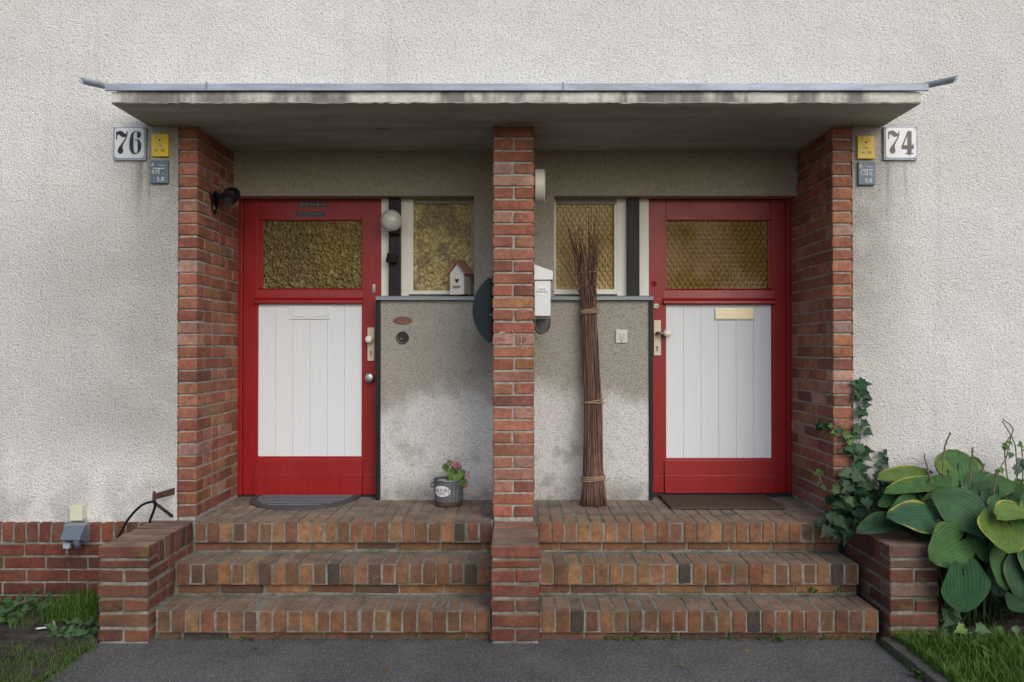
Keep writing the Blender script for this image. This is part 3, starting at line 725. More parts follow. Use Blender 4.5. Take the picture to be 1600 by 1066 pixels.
# ------------------------------------------------------------------ windows with their posts and sills
YWN = .775
def window(side):
    y = YWN; s = -1 if side < 0 else 1
    zt_ = Z(309, y); zb_ = Z(460, y)
    if side < 0:
        lab = 'small window of number 76 with hammered yellow glass above the plaster wall'
        posts = [(595.5,607.5,'cream'),(607,625.5,'blackwood'),(625,639,'cream')]; fx0, fx1 = 638.5, 741.5; g0, g1 = 645.5, 736; gt, gb = 318, 454; sx0, sx1 = 587, 741
    else:
        lab = 'small window of number 74 with pale diamond glass behind the twig bundle'
        posts = [(964,981,'cream'),(980.5,999.5,'blackwood'),(999,1014,'cream')]; fx0, fx1 = 862.5, 964.5; g0, g1 = 868.5, 960; gt, gb = 319, 452; sx0, sx1 = 861, 1021
    w = sub('window', house, (X((fx0+fx1)/2,y), y, zb_), lab)
    for a, b, mname in posts:
        yy = y-.045 if mname == 'blackwood' else y
        part('post', MB().cbox(X(a,yy), X(b,yy), yy, y+.08, zb_-.03, zt_+.02, .003), M[mname], w)
    f = MB(); x0, x1 = X(fx0,y), X(fx1,y); a, b = X(g0,y), X(g1,y); c_, e_ = Z(gb,y), Z(gt,y)
    f.cbox(x0, a, y+.004, y+.07, zb_, zt_).cbox(a-.001, b+.001, y+.005, y+.07, zb_, c_)
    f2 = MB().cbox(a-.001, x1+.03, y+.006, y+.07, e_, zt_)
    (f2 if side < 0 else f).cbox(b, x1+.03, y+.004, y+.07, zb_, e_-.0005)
    part('frame', f, M['cream'], w); part('frame', f2, M['shadepaint'], w, label='frame strip with lintel shade in its grey olive colour')
    part('glass_pane', MB().box(a-.004, b+.004, y+.028, y+.033, c_-.004, e_+.004), M['g_clear'] if side < 0 else M['g_diamond2'], w)
    part('joint', MB().box(x0, x1, y-.002, y+.004, zb_-.012, zb_-.001), M['gap'], w)
    yf = YW-.035
    zf = Z(463, yf)
    prof = [(y+.06, zb_-.004), (yf, zf), (yf-.003, zf-.004), (yf-.003, zf-.026), (yf+.004, zf-.028), (yf+.010, zf-.012), (y+.06, zb_-.03)]
    part('sill', MB().prismx(prof, X(sx0, yf), X(sx1, yf)), M['zinc_dark'], w)
    if side < 0:
        mb = MB()
        n = 40
        for i in range(n+1):
            xx = a-.1+(b-a+.2)*i/n; yy = y+.085+.008*sin(i*1.1)
            mb.v += [Vector((xx,yy,c_-.2)), Vector((xx,yy,e_+.2))]
        for i in range(n): mb.f.append((2*i,2*i+2,2*i+3,2*i+1))
        part('curtain', mb, M['curtain'], w, True)
        vb = MB()
        for q in range(70):
            cx_, cz_ = R.gauss(718,9), R.uniform(372,470); c1 = P(max(692,min(738,cx_)), cz_, y+.06)
            vb.add([c1+Vector((R.uniform(-.05,.05),R.uniform(-.012,.012),R.uniform(-.05,.05))) for _ in range(4)], [(0,1,2),(0,2,3)])
        vb.tube([P(668,460,y+.058), P(666,400,y+.058), P(663,360,y+.058)], [.018,.022,.03], 8); vb.tube([P(646,356,y+.06), P(680,352,y+.06)], .018, 8)
        part('plant_silhouette', vb, M['vase'], w)
window(-1); window(1)
yb = YW-.012
part('corner_trim', MB().cbox(X(587,yb), X(594.5,yb), yb, YD-.002, ZP+.001, ZSILL-.01, .003), M['blackwood'], house)
part('corner_trim', MB().cbox(X(1014,yb), X(1020.5,yb), yb, YD-.002, ZP+.001, ZSILL-.01, .003), M['blackwood'], house)

# ------------------------------------------------------------------ brick steps
def steps(side):
    xa, xb = (-1.965, -.140) if side < 0 else (.140, 1.990)
    st = thing('brick_steps', 'left flight of clinker brick steps up to the door with the round mat' if side < 0 else 'right flight of clinker brick steps up to the door with the brown mat', 'steps', ((xa+xb)/2, -.3, 0), 'brick steps')
    mt = M['brick_step']
    core = MB()
    r = .0055; rc = .042
    for ys, zs, zlow, yb2 in ((Y1, Z1, -.1, .4), (Y2, Z2, Z1-.012, .41), (Y3, ZP, Z2-.012, YD+.1)):
        core.box(xa-.03, xb+.005, ys+.046, yb2, zlow, zs-.0036).box(xa-.003, xb+.002, ys+r, ys+.2, zs-.120, zs-.0026)
    # recessed joint band below each nosing
    part('mortar', core, M['mortar_step'], st)
    pitch = .0788
    n = int(round((xb-xa)/pitch)); pitch = (xb-xa)/n
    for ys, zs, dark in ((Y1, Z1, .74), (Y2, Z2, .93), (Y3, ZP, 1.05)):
        for i in range(n):
            a = xa+i*pitch+.0045; w_ = R.uniform(-.002,.002)
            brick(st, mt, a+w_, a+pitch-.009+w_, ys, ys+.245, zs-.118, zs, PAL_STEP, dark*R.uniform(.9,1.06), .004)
    for i in range(n):
        a = xa+i*pitch+.0045
        for q in range(2):
            y0 = Y3+.257+q*.257; y1 = y0+.245
            dk = R.uniform(.7,.95)
            c = pick(PAL_STEP); m_ = sum(c)/3; c = tuple(.85*(m_*.5+v*.5)+.03 for v in c)
            brick(st, mt, a, a+pitch-.009, y0, y1, ZP-.118, ZP, PAL_STEP, dk, .002, c)
    # stretcher strips under the nosings
    for ys, ztop, zbot, dark in ((Y1, Z1-.130, -.03, .75), (Y2, Z2-.130, Z1+.008, .95), (Y3, ZP-.130, Z2+.008, 1.0)):
        x = xa+R.uniform(-.2,0)
        while x < xb:
            a, b = max(x, xa), min(x+.25, xb)
            if b-a > .02: brick(st, mt, a, b, ys+.038, ys+.15, zbot, ztop, PAL_STEP, dark, .002)
            x += .262
steps(-1); steps(1)

# ------------------------------------------------------------------ low walls beside and between the flights
def low_wall(xa, xb, label, yback, centre=False):
    lw = thing('low_wall', label, 'low wall', ((xa+xb)/2, -.4, 0), 'low brick walls flanking the steps')
    yf = -.685; zt_ = ZP-.006; mt = M['brick_low']
    part('mortar', MB().box(xa+.008, xb-.008, yf+.008, yback, -.06, zt_-.012), M['mortar_low'], lw)
    pal = PAL_LOW if not centre else PAL_PLINTH
    # cap
    if centre:
        y = yf; i = 0; cols = [(.22,.075,.05),(.16,.095,.075),(.26,.09,.06),(.15,.095,.075),(.36,.09,.045)]
        deps = [.12,.075,.12,.105,.175]
        for q, l in enumerate(deps):
            z0 = zt_-.065
            brick(lw, mt, xa, xb, y, min(y+l, yback-.002), z0, zt_-(0.0 if q else .002), pal, color=cols[q]); y += l+.011
    else:
        brick(lw, mt, xa, xb, yf, yf+.12, zt_-.063, zt_, pal)
        y = yf+.132
        while y < yback-.03:
            brick(lw, mt, xa, xb, y, y+.065, zt_-.12, zt_, pal, 1.0, .002); y += .0765
    l3 = (xb-xa-.02)/3
    brick(lw, mt, xa, xb, yf, yf+.12, zt_-.117, zt_-.078, pal, .9)
    z = zt_-.131; k = 0
    while z > -.02:
        z0 = max(z-.064, -.05); y = yf
        if k % 2 == 0:
            h = (xb-xa-.012)/2
            brick(lw, mt, xa, xa+h, y, y+.25, z0, z, pal); brick(lw, mt, xb-h, xb, y, y+.25, z0, z, pal); y += .262
        else:
            brick(lw, mt, xa, xb, y, y+.12, z0, z, pal); y += .132
        while y < yback-.03:
            l = min(.25, yback-y)
            if l > .04: brick(lw, mt, xb-.12, xb, y, y+l, z0, z, pal); brick(lw, mt, xa, xa+.12, y, y+l, z0, z, pal)
            y += .262
        z -= .0805; k += 1
    return lw
low_wall(-2.262, -1.990, 'low brick wall left of the steps with the black cable arching over its back', -.03)
low_wall(CX0+.008, CX1+.014, 'low red brick wall between the two flights in front of the middle pillar', -.05, True)
low_wall(2.032, 2.300, 'low brick wall right of the steps under the hosta leaves', -.03)

# ------------------------------------------------------------------ signs
def seven(mb, cx, cz, h, y):
    k = h
    f = lambda a, b: (cx+a*k, cz+b*k)
    mb.ribbon([f(-.235,.5), f(-.235,.14)], .05*k, y)                                         # left serif
    mb.ribbon([f(-.225,.33), f(-.18,.42), f(-.10,.445), f(-.02,.40), f(.06,.335), f(.15,.33), f(.22,.38)], [.05*k,.13*k,.20*k,.22*k,.20*k,.14*k,.08*k], y-.0002)
    mb.ribbon([f(.225,.5), f(.222,.36), f(.17,.19), f(.08,.04), f(0,-.1), f(-.06,-.24)], [.045*k,.05*k,.05*k,.06*k,.09*k,.17*k], y-.0004)
    mb.ribbon([f(-.02,-.12), f(-.045,-.22), f(-.06,-.33), f(-.06,-.42), f(-.06,-.49)], [.08*k,.17*k,.255*k,.23*k,.09*k], y-.0006)
def six(mb, cx, cz, h, y):
    k = h; f = lambda a, b: (cx+a*k, cz+b*k)
    mb.ribbon([f(.14,.475), f(.04,.5), f(-.07,.47), f(-.135,.36), f(-.165,.16), f(-.175,-.05), f(-.165,-.26), f(-.125,-.40), f(-.055,-.475), f(.03,-.49)], [q*k for q in (.03,.035,.06,.12,.17,.19,.18,.14,.08,.03)], y)
    mb.ribbon([f(.03,-.49), f(.10,-.45), f(.16,-.34), f(.185,-.2), f(.18,-.04), f(.135,.09), f(.05,.135), f(-.02,.12)], [q*k for q in (.03,.06,.12,.165,.165,.11,.05,.03)], y-.0002)
    mb.ribbon([f(.02,-.475), f(-.06,-.46)], .05*k, y-.0003)
    mb.ribbon([f(.115,.5), f(.165,.43), f(.175,.36), f(.14,.27), f(.08,.23)], [q*k for q in (.03,.13,.18,.17,.05)], y-.0004)
    mb.ribbon([f(.075,.37), f(.17,.37)], .16*k, y-.0005)
def four(mb, cx, cz, h, y):
    k = h; f = lambda a, b: (cx+a*k, cz+b*k)
    mb.ribbon([f(.08,.5), f(.08,-.5)], .185*k, y)
    mb.ribbon([f(.03,.5), f(-.10,.16), f(-.235,-.18)], .06*k, y-.0002)
    mb.ribbon([f(-.26,-.21), f(.265,-.21)], .17*k, y-.0004)
    mb.ribbon([f(.245,-.30), f(.245,-.06)], .04*k, y-.0006)
    mb.ribbon([f(-.10,-.485), f(.26,-.485)], .045*k, y-.0008)
    mb.ribbon([f(.02,-.44), f(.14,-.44)], [.22*k,.22*k], y-.001)
def number_plate(px0, px1, py0, py1, digits, mat, label):
    y = -.02; x0, x1, z0, z1 = X(px0,y), X(px1,y), Z(py1,y), Z(py0,y); w = x1-x0; h = z1-z0
    t = thing('house_number_plate', label, 'house number', ((x0+x1)/2, 0, z0), 'enamel house number plates')
    part('back_plate', MB().cbox(x0, x1, y, .004, z0, z1, .003), M['zinc'], t)
    part('enamel_plate', MB().cbox(x0+.010, x1-.012, y-.004, y+.002, z0+.012, z1-.008, .002), M['enamel'], t)
    for k, (fn, off) in enumerate(digits):
        mb = MB(); fn(mb, (x0+x1)/2+off*w, (z0+z1)/2+.004, h*.68, y-.0048-.0012*k); part('numeral', mb, mat, t)
    for sx in (-1, 1):
        for sz in (-1, 1):
            cx, cz = ((x0+x1)/2-.001+sx*(w/2-.016), (z0+z1)/2+.002+sz*(h/2-.016))
            part('screw', MB().ribbon([(cx-sx*.010, cz+sz*.006), (cx+sx*.006, cz-sz*.010)], .003, y-.0046).lathe([(.0045,0),(.0045,-.003),(.002,-.004)], (cx+sx*.004, y-.003, cz+sz*.004), 'y', 10), M['lockmetal'], t)
number_plate(175.5, 226.5, 198.5, 250.5, [(seven,-.225),(six,.19)], M['inkblack'], 'white enamel plate reading 76 in bold black numerals')
number_plate(1382.5, 1435.5, 198, 250, [(seven,-.215),(four,.19)], M['inkgrey'], 'white enamel plate reading 74 in faded black numerals')
def yellow_sign(px0, px1, py0, py1, mat, label):
    y = -.022; x0, x1, z0, z1 = X(px0,y), X(px1,y), Z(py1,y), Z(py0,y)
    t = thing('utility_sign', label, 'sign', ((x0+x1)/2, 0, z0), 'yellow utility signs')
    part('plate', MB().cbox(x0, x1, y, .004, z0, z1, .003), mat, t)
    u = lambda a: x0+(x1-x0)*a
    v = lambda b: z1-(z1-z0)*b
    mb = MB(); yy = y-.0012
    text(mb, 'S', u(.28), v(.14), yy, .034, .8); text(mb, 'Str', u(.68), v(.2), yy, .018); text(mb, 'vor', u(.47), v(.52), yy, .022, 1.1); text(mb, 'Nr. 80', u(.48), v(.74), yy, .024, 1.1)
    part('lettering', mb, M['inkgrey'], t)
    part('screw', MB().lathe([(.006,0),(.006,-.004),(.003,-.005)], (u(.49), y, v(.29)), 'y', 12), M['rust'], t)
yellow_sign(235, 261.5, 209, 244.5, M['yellow'], 'bright yellow utility sign beside the number 76 plate')
yellow_sign(1341.5, 1368, 212, 248, M['yellowfade'], 'dull yellow utility sign beside the number 74 plate')
def blue_sign(px0, px1, py0, py1, a, b, label):
    y = -.022; x0, x1, z0, z1 = X(px0,y), X(px1,y), Z(py1,y), Z(py0,y)
    t = thing('utility_sign', label, 'sign', ((x0+x1)/2, 0, z0), 'blue grey utility signs')
    part('plate', MB().cbox(x0, x1, y, .004, z0, z1, .004), M['bluegrey'], t)
    u = lambda q: x0+(x1-x0)*q
    v = lambda q: z1-(z1-z0)*q
    mb = MB(); yy = y-.0012
    text(mb, 'A', u(.13), v(.2), yy, .034, .9); text(mb, 'Wasser', u(.66), v(.22), yy, .014); mb.ribbon([(u(.16),v(.355)), (u(.84),v(.355))], .005, yy); mb.ribbon([(u(.5),v(.36)), (u(.5),v(.6))], .005, yy-.0003)
    text(mb, a, u(.26), v(.5), yy-.0005, .034, .95); text(mb, b, u(.72), v(.52), yy-.0005, .032, .95); text(mb, '5,8', u(.58), v(.82), yy, .036, 1.05)
    part('lettering', mb, M['signwhite'], t)
blue_sign(233.5, 261, 250.5, 286.5, '8,9', ',', 'blue grey utility sign reading 8,9 under the bright yellow sign')
blue_sign(1342.5, 1369.5, 252.5, 289, '1,2', '8,', 'blue grey utility sign reading 1,2 under the dull yellow sign')

# ------------------------------------------------------------------ lamps, boxes, bells
yl = YWN-.045
lc = P(611, 345, yl-.085)
t = thing('globe_lamp', 'white glass globe lamp on the black post beside the red door', 'lamp', (lc.x, yl, lc.z-.12))
part('globe', MB().lathe([(.0765*sin(pi*i/16)+.0005, -.0765*cos(pi*i/16)) for i in range(17)], lc, 'z', 32), M['opal'], t, True)
part('base', MB().lathe([(.05,0),(.05,-.025),(.04,-.04),(.036,-.06)], (X(615,yl), yl, lc.z-.03), 'y', 24).cbox(lc.x-.022, lc.x+.05, yl-.06, yl, lc.z-.092, lc.z-.06, .006), M['black'], t, 'auto')
sc = P(612, 404, yl-.03)
t = thing('motion_sensor', 'small black motion sensor on the black post below the globe lamp', 'sensor', (sc.x, yl, sc.z))
part('housing', MB().cbox(sc.x-.036, sc.x+.034, yl-.055, yl-.012, sc.z-.036, sc.z+.036, .012).rot(sc, radians(9), 'Y'), M['black'], t, 'auto')
part('mount', MB().cbox(sc.x-.015, sc.x+.03, yl-.02, yl+.001, sc.z-.03, sc.z+.03, .003), M['black'], t, 'auto')
# spotlight / camera on the left reveal
c0 = P(361, 308, .30)
t = thing('spotlight', 'black swivel spotlight on the brick reveal above the red door', 'spotlight', (XL1, .30, c0.z))
part('mount', MB().lathe([(.05,0),(.05,.012),(.04,.018)], (XL1-.004, .30, c0.z-.01), 'x', 20).tube([(XL1,.30,c0.z), (XL1+.05,.30,c0.z+.008)], .018, 10), M['black'], t, 'auto')
part('head', MB().tube([c0+Vector((0,.05,.03)), c0+Vector((.004,-.01,.01)), c0+Vector((.012,-.075,-.02)), c0+Vector((.012,-.08,-.022))], [.045,.052,.05,.042], 20), M['black'], t, 'auto')
part('lens', MB().tube([c0+Vector((.012,-.07,-.035)), c0+Vector((.013,-.10,-.05))], [.03,.028], 18), M['blackrub'], t, 'auto')
part('cable', MB().tube([(XL1+.003,.20,c0.z+.02), (XL1+.012,.205,c0.z-.03), (XL1+.01,.225,c0.z-.09), (XL1+.012,.26,c0.z-.12), (XL1+.02,.30,c0.z-.03)], .005, 8), M['black'], t, True)
# drum lamp on the pillar's right side
zc = (Z(265,.12)+Z(318,.12))/2; rr = (Z(265,.12)-Z(318,.12))/2
t = thing('wall_lamp', 'round white drum lamp on the side of the middle pillar', 'lamp', (CX1, .12, zc))
part('drum', MB().lathe([(rr*.9,.004),(rr,.008),(rr,.064),(rr*.93,.070),(rr*.5,.074)], (CX1, .12, zc), 'x', 40), M['lampwhite'], t, 'auto')
part('base', MB().lathe([(rr*.7,-.002),(rr*.7,.012)], (CX1, .12, zc), 'x', 24), M['black'], t, 'auto')
# white mailbox on the pillar's right side, seen from its end
ym = .03
x0, x1 = CX1+.002, X(861, ym); z0, z1 = Z(494,ym), Z(437,ym)
t = thing('mailbox', 'narrow white mailbox with a sloping lid on the side of the middle pillar', 'mailbox', (x0, ym, z0))
part('body', MB().cbox(x0, x1-.003, ym, ym+.34, z0, z1+.02, .004), M['mailbox'], t)
part('lid', MB().prism([(x0-.001,z1-.001),(x1+.010,z1),(x1+.012,Z(424,ym)),(x0-.001,Z(413.5,ym))], ym-.008, ym+.348), M['mailbox'], t)
part('lid_lip', MB().cbox(x0, x1+.009, ym-.005, ym+.345, z1-.007, z1-.002, .001), M['inkgrey'], t)
sx0, sx1, sz0, sz1 = X(839.5,ym), X(854,ym), Z(461.5,ym), Z(447,ym)
part('sticker', MB().cbox(sx0, sx1, ym-.0015, ym+.002, sz0, sz1, .0012), M['enamel'], t)
mb = MB(); text(mb, 'KEINE', (sx0+sx1)/2, sz1-.022, ym-.0022, .017, 1.0); text(mb, 'WERBUNG', (sx0+sx1)/2, sz1-.038, ym-.0022, .017, .82); part('lettering', mb, M['inkblack'], t)
mb = MB(); rx = (x1-x0)/2-.004; zz = z0-.005; n = 16; zdep = .115
def upt(a, sc_): return ((x0+x1)/2+rx*sc_*cos(a), zz-(.04+ (zdep-.04)*sc_*max(0,sin(a))) if sin(a) > 0 else zz)
prof = [((x0+x1)/2-rx, zz)]+[((x0+x1)/2-rx*cos(pi*i/n), zz-.035-.068*sin(pi*i/n)) for i in range(n+1)]+[((x0+x1)/2+rx, zz)]
for yy in (ym+.005, ym+.17, ym+.335): mb.tube([(a, yy, b) for a, b in prof], .0035, 6)
for k in range(1, len(prof)-1, 2): mb.tube([(prof[k][0], ym+.005, prof[k][1]), (prof[k][0], ym+.335, prof[k][1])], .0016, 5)
part('newspaper_holder', mb, M['inkgrey'], t, True)
part('holder_end_plate', MB().prism(prof, ym+.325, ym+.331), M['gauze'], t)
# navy mailbox with curved front on the left side
hz = (Z(430,ym)-Z(540,ym))/2; zc = (Z(430,ym)+Z(540,ym))/2; sg = X(769,ym)-X(737.5,ym); Rr = (hz*hz+sg*sg)/(2*sg)
xe = CX0-.003; am = math.asin(hz/Rr)
poly = [(xe-(Rr*cos(-am+2*am*i/28)-(Rr-sg)), zc+Rr*sin(-am+2*am*i/28)) for i in range(29)]
t = thing('mailbox', 'dark navy mailbox with a curved front on the left side of the middle pillar', 'mailbox', (xe, ym, zc-hz))
part('end_cap', MB().prism(poly, ym, ym+.012), M['navy'], t)
part('body', MB().prism([(a+(xe-a)*.04, zc+(b-zc)*.97) for a, b in poly], ym+.012, ym+.36), M['navy'], t)
for b in (434, 492, 536):
    part('bolt', MB().lathe([(.004,.002),(.004,-.003),(.002,-.0045)], (X(767,ym), ym, Z(b,ym)), 'y', 10), M['steel'], t)
# bell plaque and bell
y = YW
t = tag(part('name_plaque', MB().lathe([(.068,.003),(.068,-.004),(.062,-.007)], (0,0,0), 'y', 32), M['copper'], None), 'oval bronze name plaque above the round bell', 'plaque')
t.location = P(629.5, 507.5, y); t.scale = (1.0, 1.0, .42)
t['label'] = 'oval bronze name plaque above the round bell'
t = thing('doorbell', 'round dark bronze doorbell beside the number 76 door', 'doorbell', P(629, 528, y))
c0 = P(629, 528, y)
part('rosette', MB().lathe([(.045,.003),(.045,-.006),(.040,-.012),(.031,-.010),(.027,-.004)], c0, 'y', 32), M['bell'], t, 'auto')
part('button', MB().lathe([(.022,.0),(.022,-.009),(.017,-.013),(.008,-.011),(.006,-.009)], c0, 'y', 24), M['bell'], t, 'auto')
c0 = P(971, 525.5, y)
t = thing('doorbell', 'square white doorbell plate between the twig bundle and the red door', 'doorbell', c0)
part('plate', MB().cbox(c0.x-.041, c0.x+.041, y-.012, y+.003, c0.z-.047, c0.z+.047, .004), M['plastwhite'], t)
mb = MB()
for sg_ in (-1, 1): mb.ribbon([(c0.x+sg_*.022,c0.z+.004),(c0.x+sg_*.012,c0.z+.0+.012),(c0.x+sg_*.006,c0.z+.014)], .0035, y-.0132)
mb.ribbon([(c0.x-.02,c0.z-.002),(c0.x-.008,c0.z-.010),(c0.x+.008,c0.z-.010),(c0.x+.02,c0.z-.002)], .003, y-.0132); mb.ribbon([(c0.x-.033,c0.z-.022),(c0.x+.033,c0.z-.022)], .002, y-.0132)
part('bell_symbol', mb, M['inkgrey'], t)
part('button', MB().lathe([(.005,.002),(.005,-.003),(.003,-.004)], (c0.x-.001, y-.0115, c0.z-.033), 'y', 12), M['inkblack'], t)

# junction box and socket on the plinth
yb_ = -.03
x0, x1, z0, z1 = X(110.5,-.06), X(130,-.06), Z(813.5,-.06), Z(790,-.06)
t = thing('junction_box', 'square cream junction box on the roughcast above the grey socket', 'junction box', ((x0+x1)/2, 0, z0))
part('box_base', MB().cbox(x0+.003, x1-.003, -.02, .004, z0+.003, z1-.003, .004), M['plastcream'], t)
part('cover', MB().cbox(x0, x1, -.065, -.018, z0, z1, .004), M['plastcream'], t)
part('cable', MB().tube([((x0+x1)/2,-.03,z0+.01), ((x0+x1)/2,-.03,z0-.03)], .008, 8), M['socketgrey'], t)
y0 = -.035; bx0, bx1 = X(106,-.07), X(138,-.07); bz0, bz1 = Z(848,-.07), Z(817,-.07)
t = thing('outdoor_socket', 'grey outdoor socket with a half-open lid on the brick plinth', 'socket', ((bx0+bx1)/2, y0, bz0))
part('housing', MB().cbox(bx0, bx1, y0-.07, y0+.006, bz0, bz1, .009), M['socketgrey'], t, 'auto')
lx0, lx1 = X(97.5,-.17), X(131,-.17); lt, lb = Z(818,-.13), Z(843,-.18)
lid = MB(); yy = y0-.07
lid.prismx([(yy-.004, bz1-.004), (yy-.03, bz1-.006), (yy-.085, lb+.02), (yy-.09, lb), (yy-.075, lb-.004), (yy-.004, bz0+.012)], lx0+.006, lx1-.006)
part('lid', lid, M['socketlid'], t)
part('plug', MB().tube([P(120,842,yy-.05), P(121,848,yy-.04), P(122,856,yy-.035)], [.024,.022,.018], 14), M['socketlid'], t, True)
part('latch', MB().cbox(X(101,-.17), X(111,-.17), yy-.075, yy-.05, Z(857,-.17), Z(849,-.17), .003), M['zinc'], t)

# iron bracket and the two cables
t = thing('iron_bracket', 'rusty iron bracket between the brick pillar and the low wall', 'bracket', P(272, 790, -.01))
a, b = P(273, 767, .0), P(243, 775.5, -.16)
w_ = Vector((0,0,.020)); n_ = Vector((.002,.004,0))
mb = MB().add([a+w_-n_, b+w_*.8-n_, b-w_-n_, a-w_*1.1-n_, a+w_+n_, b+w_*.8+n_, b-w_+n_, a-w_*1.1+n_], [(0,1,2,3),(7,6,5,4),(0,4,5,1),(1,5,6,2),(2,6,7,3),(3,7,4,0)])
part('flat_arm', mb, M['rust'], t)
part('ring_post', MB().tube([P(241,768,-.165), P(240.5,780,-.165), P(243,790,-.16)], [.009,.010,.012], 10), M['rust'], t, True)
part('brace', MB().tube([P(243,787,-.16), P(269,806.5,-.005)], .010, 8), M['rust'], t, True)
def cable(pts, label, r=.0075):
    o = part('cable', MB().tube(pts, r, 10), M['black'], None, True); tag(o, label, 'cable'); return o
def spl(pts, n=8):
    out = []; q = [pts[0]]+pts+[pts[-1]]
    for i in range(1, len(q)-2):
        for k in range(n):
            s = k/n; p0, p1, p2, p3 = q[i-1], q[i], q[i+1], q[i+2]
            out.append(.5*((2*p1)+(p2-p0)*s+(2*p0-5*p1+4*p2-p3)*s*s+(3*p1-p0-3*p2+p3)*s**3))
    out.append(pts[-1]); return out
cable(spl([P(183,842,-.20), P(190,830,-.20), P(203,808,-.19), P(221,790,-.18), P(236,784.5,-.175), P(243,786,-.172), P(241,796,-.15), P(235,812,-.10), P(233,822,-.09)]), 'black cable arching through the rusty bracket behind the left low wall')
cable(spl([P(157,938,-.66), P(155,952,-.68), P(149,967,-.70), P(141,977,-.72), P(134,981,-.72)]), 'black cable end hanging at the corner of the left low wall in the weeds', .006)

# ------------------------------------------------------------------ bird house on the sill
bc = P(717, 460, YW-.01); ang = radians(-24)
bz = Z(463, YW-.035)+.012
t = thing('bird_house', 'small white bird house with a heart hole and old rose roof on the window sill', 'bird house', (bc.x, bc.y, bz))
hw, hd = .054, .056; hz_ = .15; pk = .225
cc = Vector((bc.x+.01, YW+.015, bz))
def loc(mb):
    mb.v = [cc+Matrix.Rotation(ang, 3, 'Z')@v for v in mb.v]; return mb
ht = [(.0,-.014),(.008,-.005),(.013,.004),(.012,.012),(.006,.015),(0,.009),(-.006,.015),(-.012,.012),(-.013,.004),(-.008,-.005)]
part('front_wall', loc(MB().prism([(-hw,0),(hw,0),(hw,hz_),(0,pk-.012),(-hw,hz_)], -hd, -hd+.012)), M['birdwhite'], t)
part('side_wall', loc(MB().cbox(hw-.012, hw-.004, -hd+.013, hd, 0, hz_-.005, .001)), M['birdgrey'], t)
for i in range(3): part('slat', loc(MB().cbox(hw-.004, hw+.004, -hd+.016+i*.034, -hd+.044+i*.034, .002, hz_-.006, .002)), M['birdgrey'], t)
part('side_wall', loc(MB().cbox(-hw, -hw+.008, -hd+.013, hd, 0, hz_-.005, .001)), M['birdwhite'], t)
for s in (-1, 1):
    part('roof', loc(MB().prism([(0,pk),(s*(hw+.014),hz_-.012),(s*(hw+.022),hz_-.004),(0,pk+.014)], -hd-.016, hd+.016)), M['birdroof'], t)
part('heart_hole', loc(MB().prism([(a*1.15, .095+b*1.15) for a, b in ht], -hd-.0012, -hd+.004)), M['inkblack'], t)
part('perch', loc(MB().cbox(-.027, .027, -hd-.016, -hd+.002, .052, .062, .002)), M['birdgrey'], t)

# ------------------------------------------------------------------ twig bundle
tb = thing('twig_bundle', 'tall bound bundle of brown twigs leaning beside the window of number 74', 'twig bundle', P(927, 790, .42))
ctrl = [(790,927,.44,21,.07),(748,927,.47,16.0,.052),(690,926.5,.50,15,.047),(628,926,.53,13.5,.042),(560,923,.56,13,.042),(487,920,.585,11.5,.038),(460,918.5,.585,12.5,.04),(427,917,.60,14,.042),(385,914,.615,24,.05),(326,911,.63,38,.06)]
def bundle(s):
    s = s*(len(ctrl)-1); i = min(int(s), len(ctrl)-2); f = s-i; a, b = ctrl[i], ctrl[i+1]
    q = [a[k]*(1-f)+b[k]*f for k in range(5)]
    c = P(q[1], q[0], q[2]); return c, 1.08*q[3]*(c.y-CAMY)/F, q[4]
for i in range(118):
    r0 = sqrt(R.random()); a0 = R.uniform(0, 2*pi); top = min(1, R.triangular(.70, 1.03, .90)); 
    if R.random() < .15: top = R.uniform(.35,.7)
    tw = R.uniform(-.9,.9); pts = []; rad = []; n = 13
    ph = R.uniform(0,6); wv = R.uniform(.0015,.0065); br = R.uniform(.0045,.0085)
    for k in range(n+1):
        s = top*k/n; c, rx, ry = bundle(s); aa = a0+tw*s; w2 = wv*(1 if s < .6 else 2.5)
        q = c+Vector((rx*.93*r0*cos(aa)+w2*sin(ph+k*1.7), ry*r0*sin(aa)*.85-.005+w2*cos(ph+k*1.3), 0))
        if k == 0: q.z = ZP+R.uniform(.001,.012)
        pts.append(q); rad.append(br*(1-.72*s/top*min(1, .6+s)) )
    o = part('twig', MB().tube(pts, rad, 5), M['twig'], tb, True)
    c = R.choice([(.11,.058,.042),(.14,.075,.055),(.095,.052,.042),(.20,.12,.09),(.075,.04,.032),(.15,.08,.055)]); o.color = (*c, 1)
o = part('twig', MB().tube([P(905,458,.56), P(890,425,.57), P(870,400,.58)], [.004,.003,.0015], 5), M['twig'], tb, True); o.color = (.12,.07,.04,1)
for py_, rs in ((748, 3), (628, 2), (487, 3), (427, 1)):
    s = None
    for i in range(400):
        c, rx, ry = bundle(i/399.)
        if c.z >= Z(py_, c.y): break
    mb = MB()
    for k in range(rs):
        dz = (k-(rs-1)/2)*.011; tl = R.uniform(-.012,.012)
        mb.tube([c+Vector((cos(2*pi*j/26)*(rx+.005), sin(2*pi*j/26)*(ry+.002)-.004, dz+tl*cos(2*pi*j/26)+R.uniform(-.0012,.0012))) for j in range(27)], .0062 if rs > 1 else .0025, 6)
    if rs > 1:
        mb.tube([c+Vector((.0,-ry-.012,0)), c+Vector((rx*1.1,-ry*.6,-.012)), c+Vector((rx*1.5,-ry*.5,.006))], [.006,.004,.003], 6)
    part('twine', mb, M['twine'], tb, True)

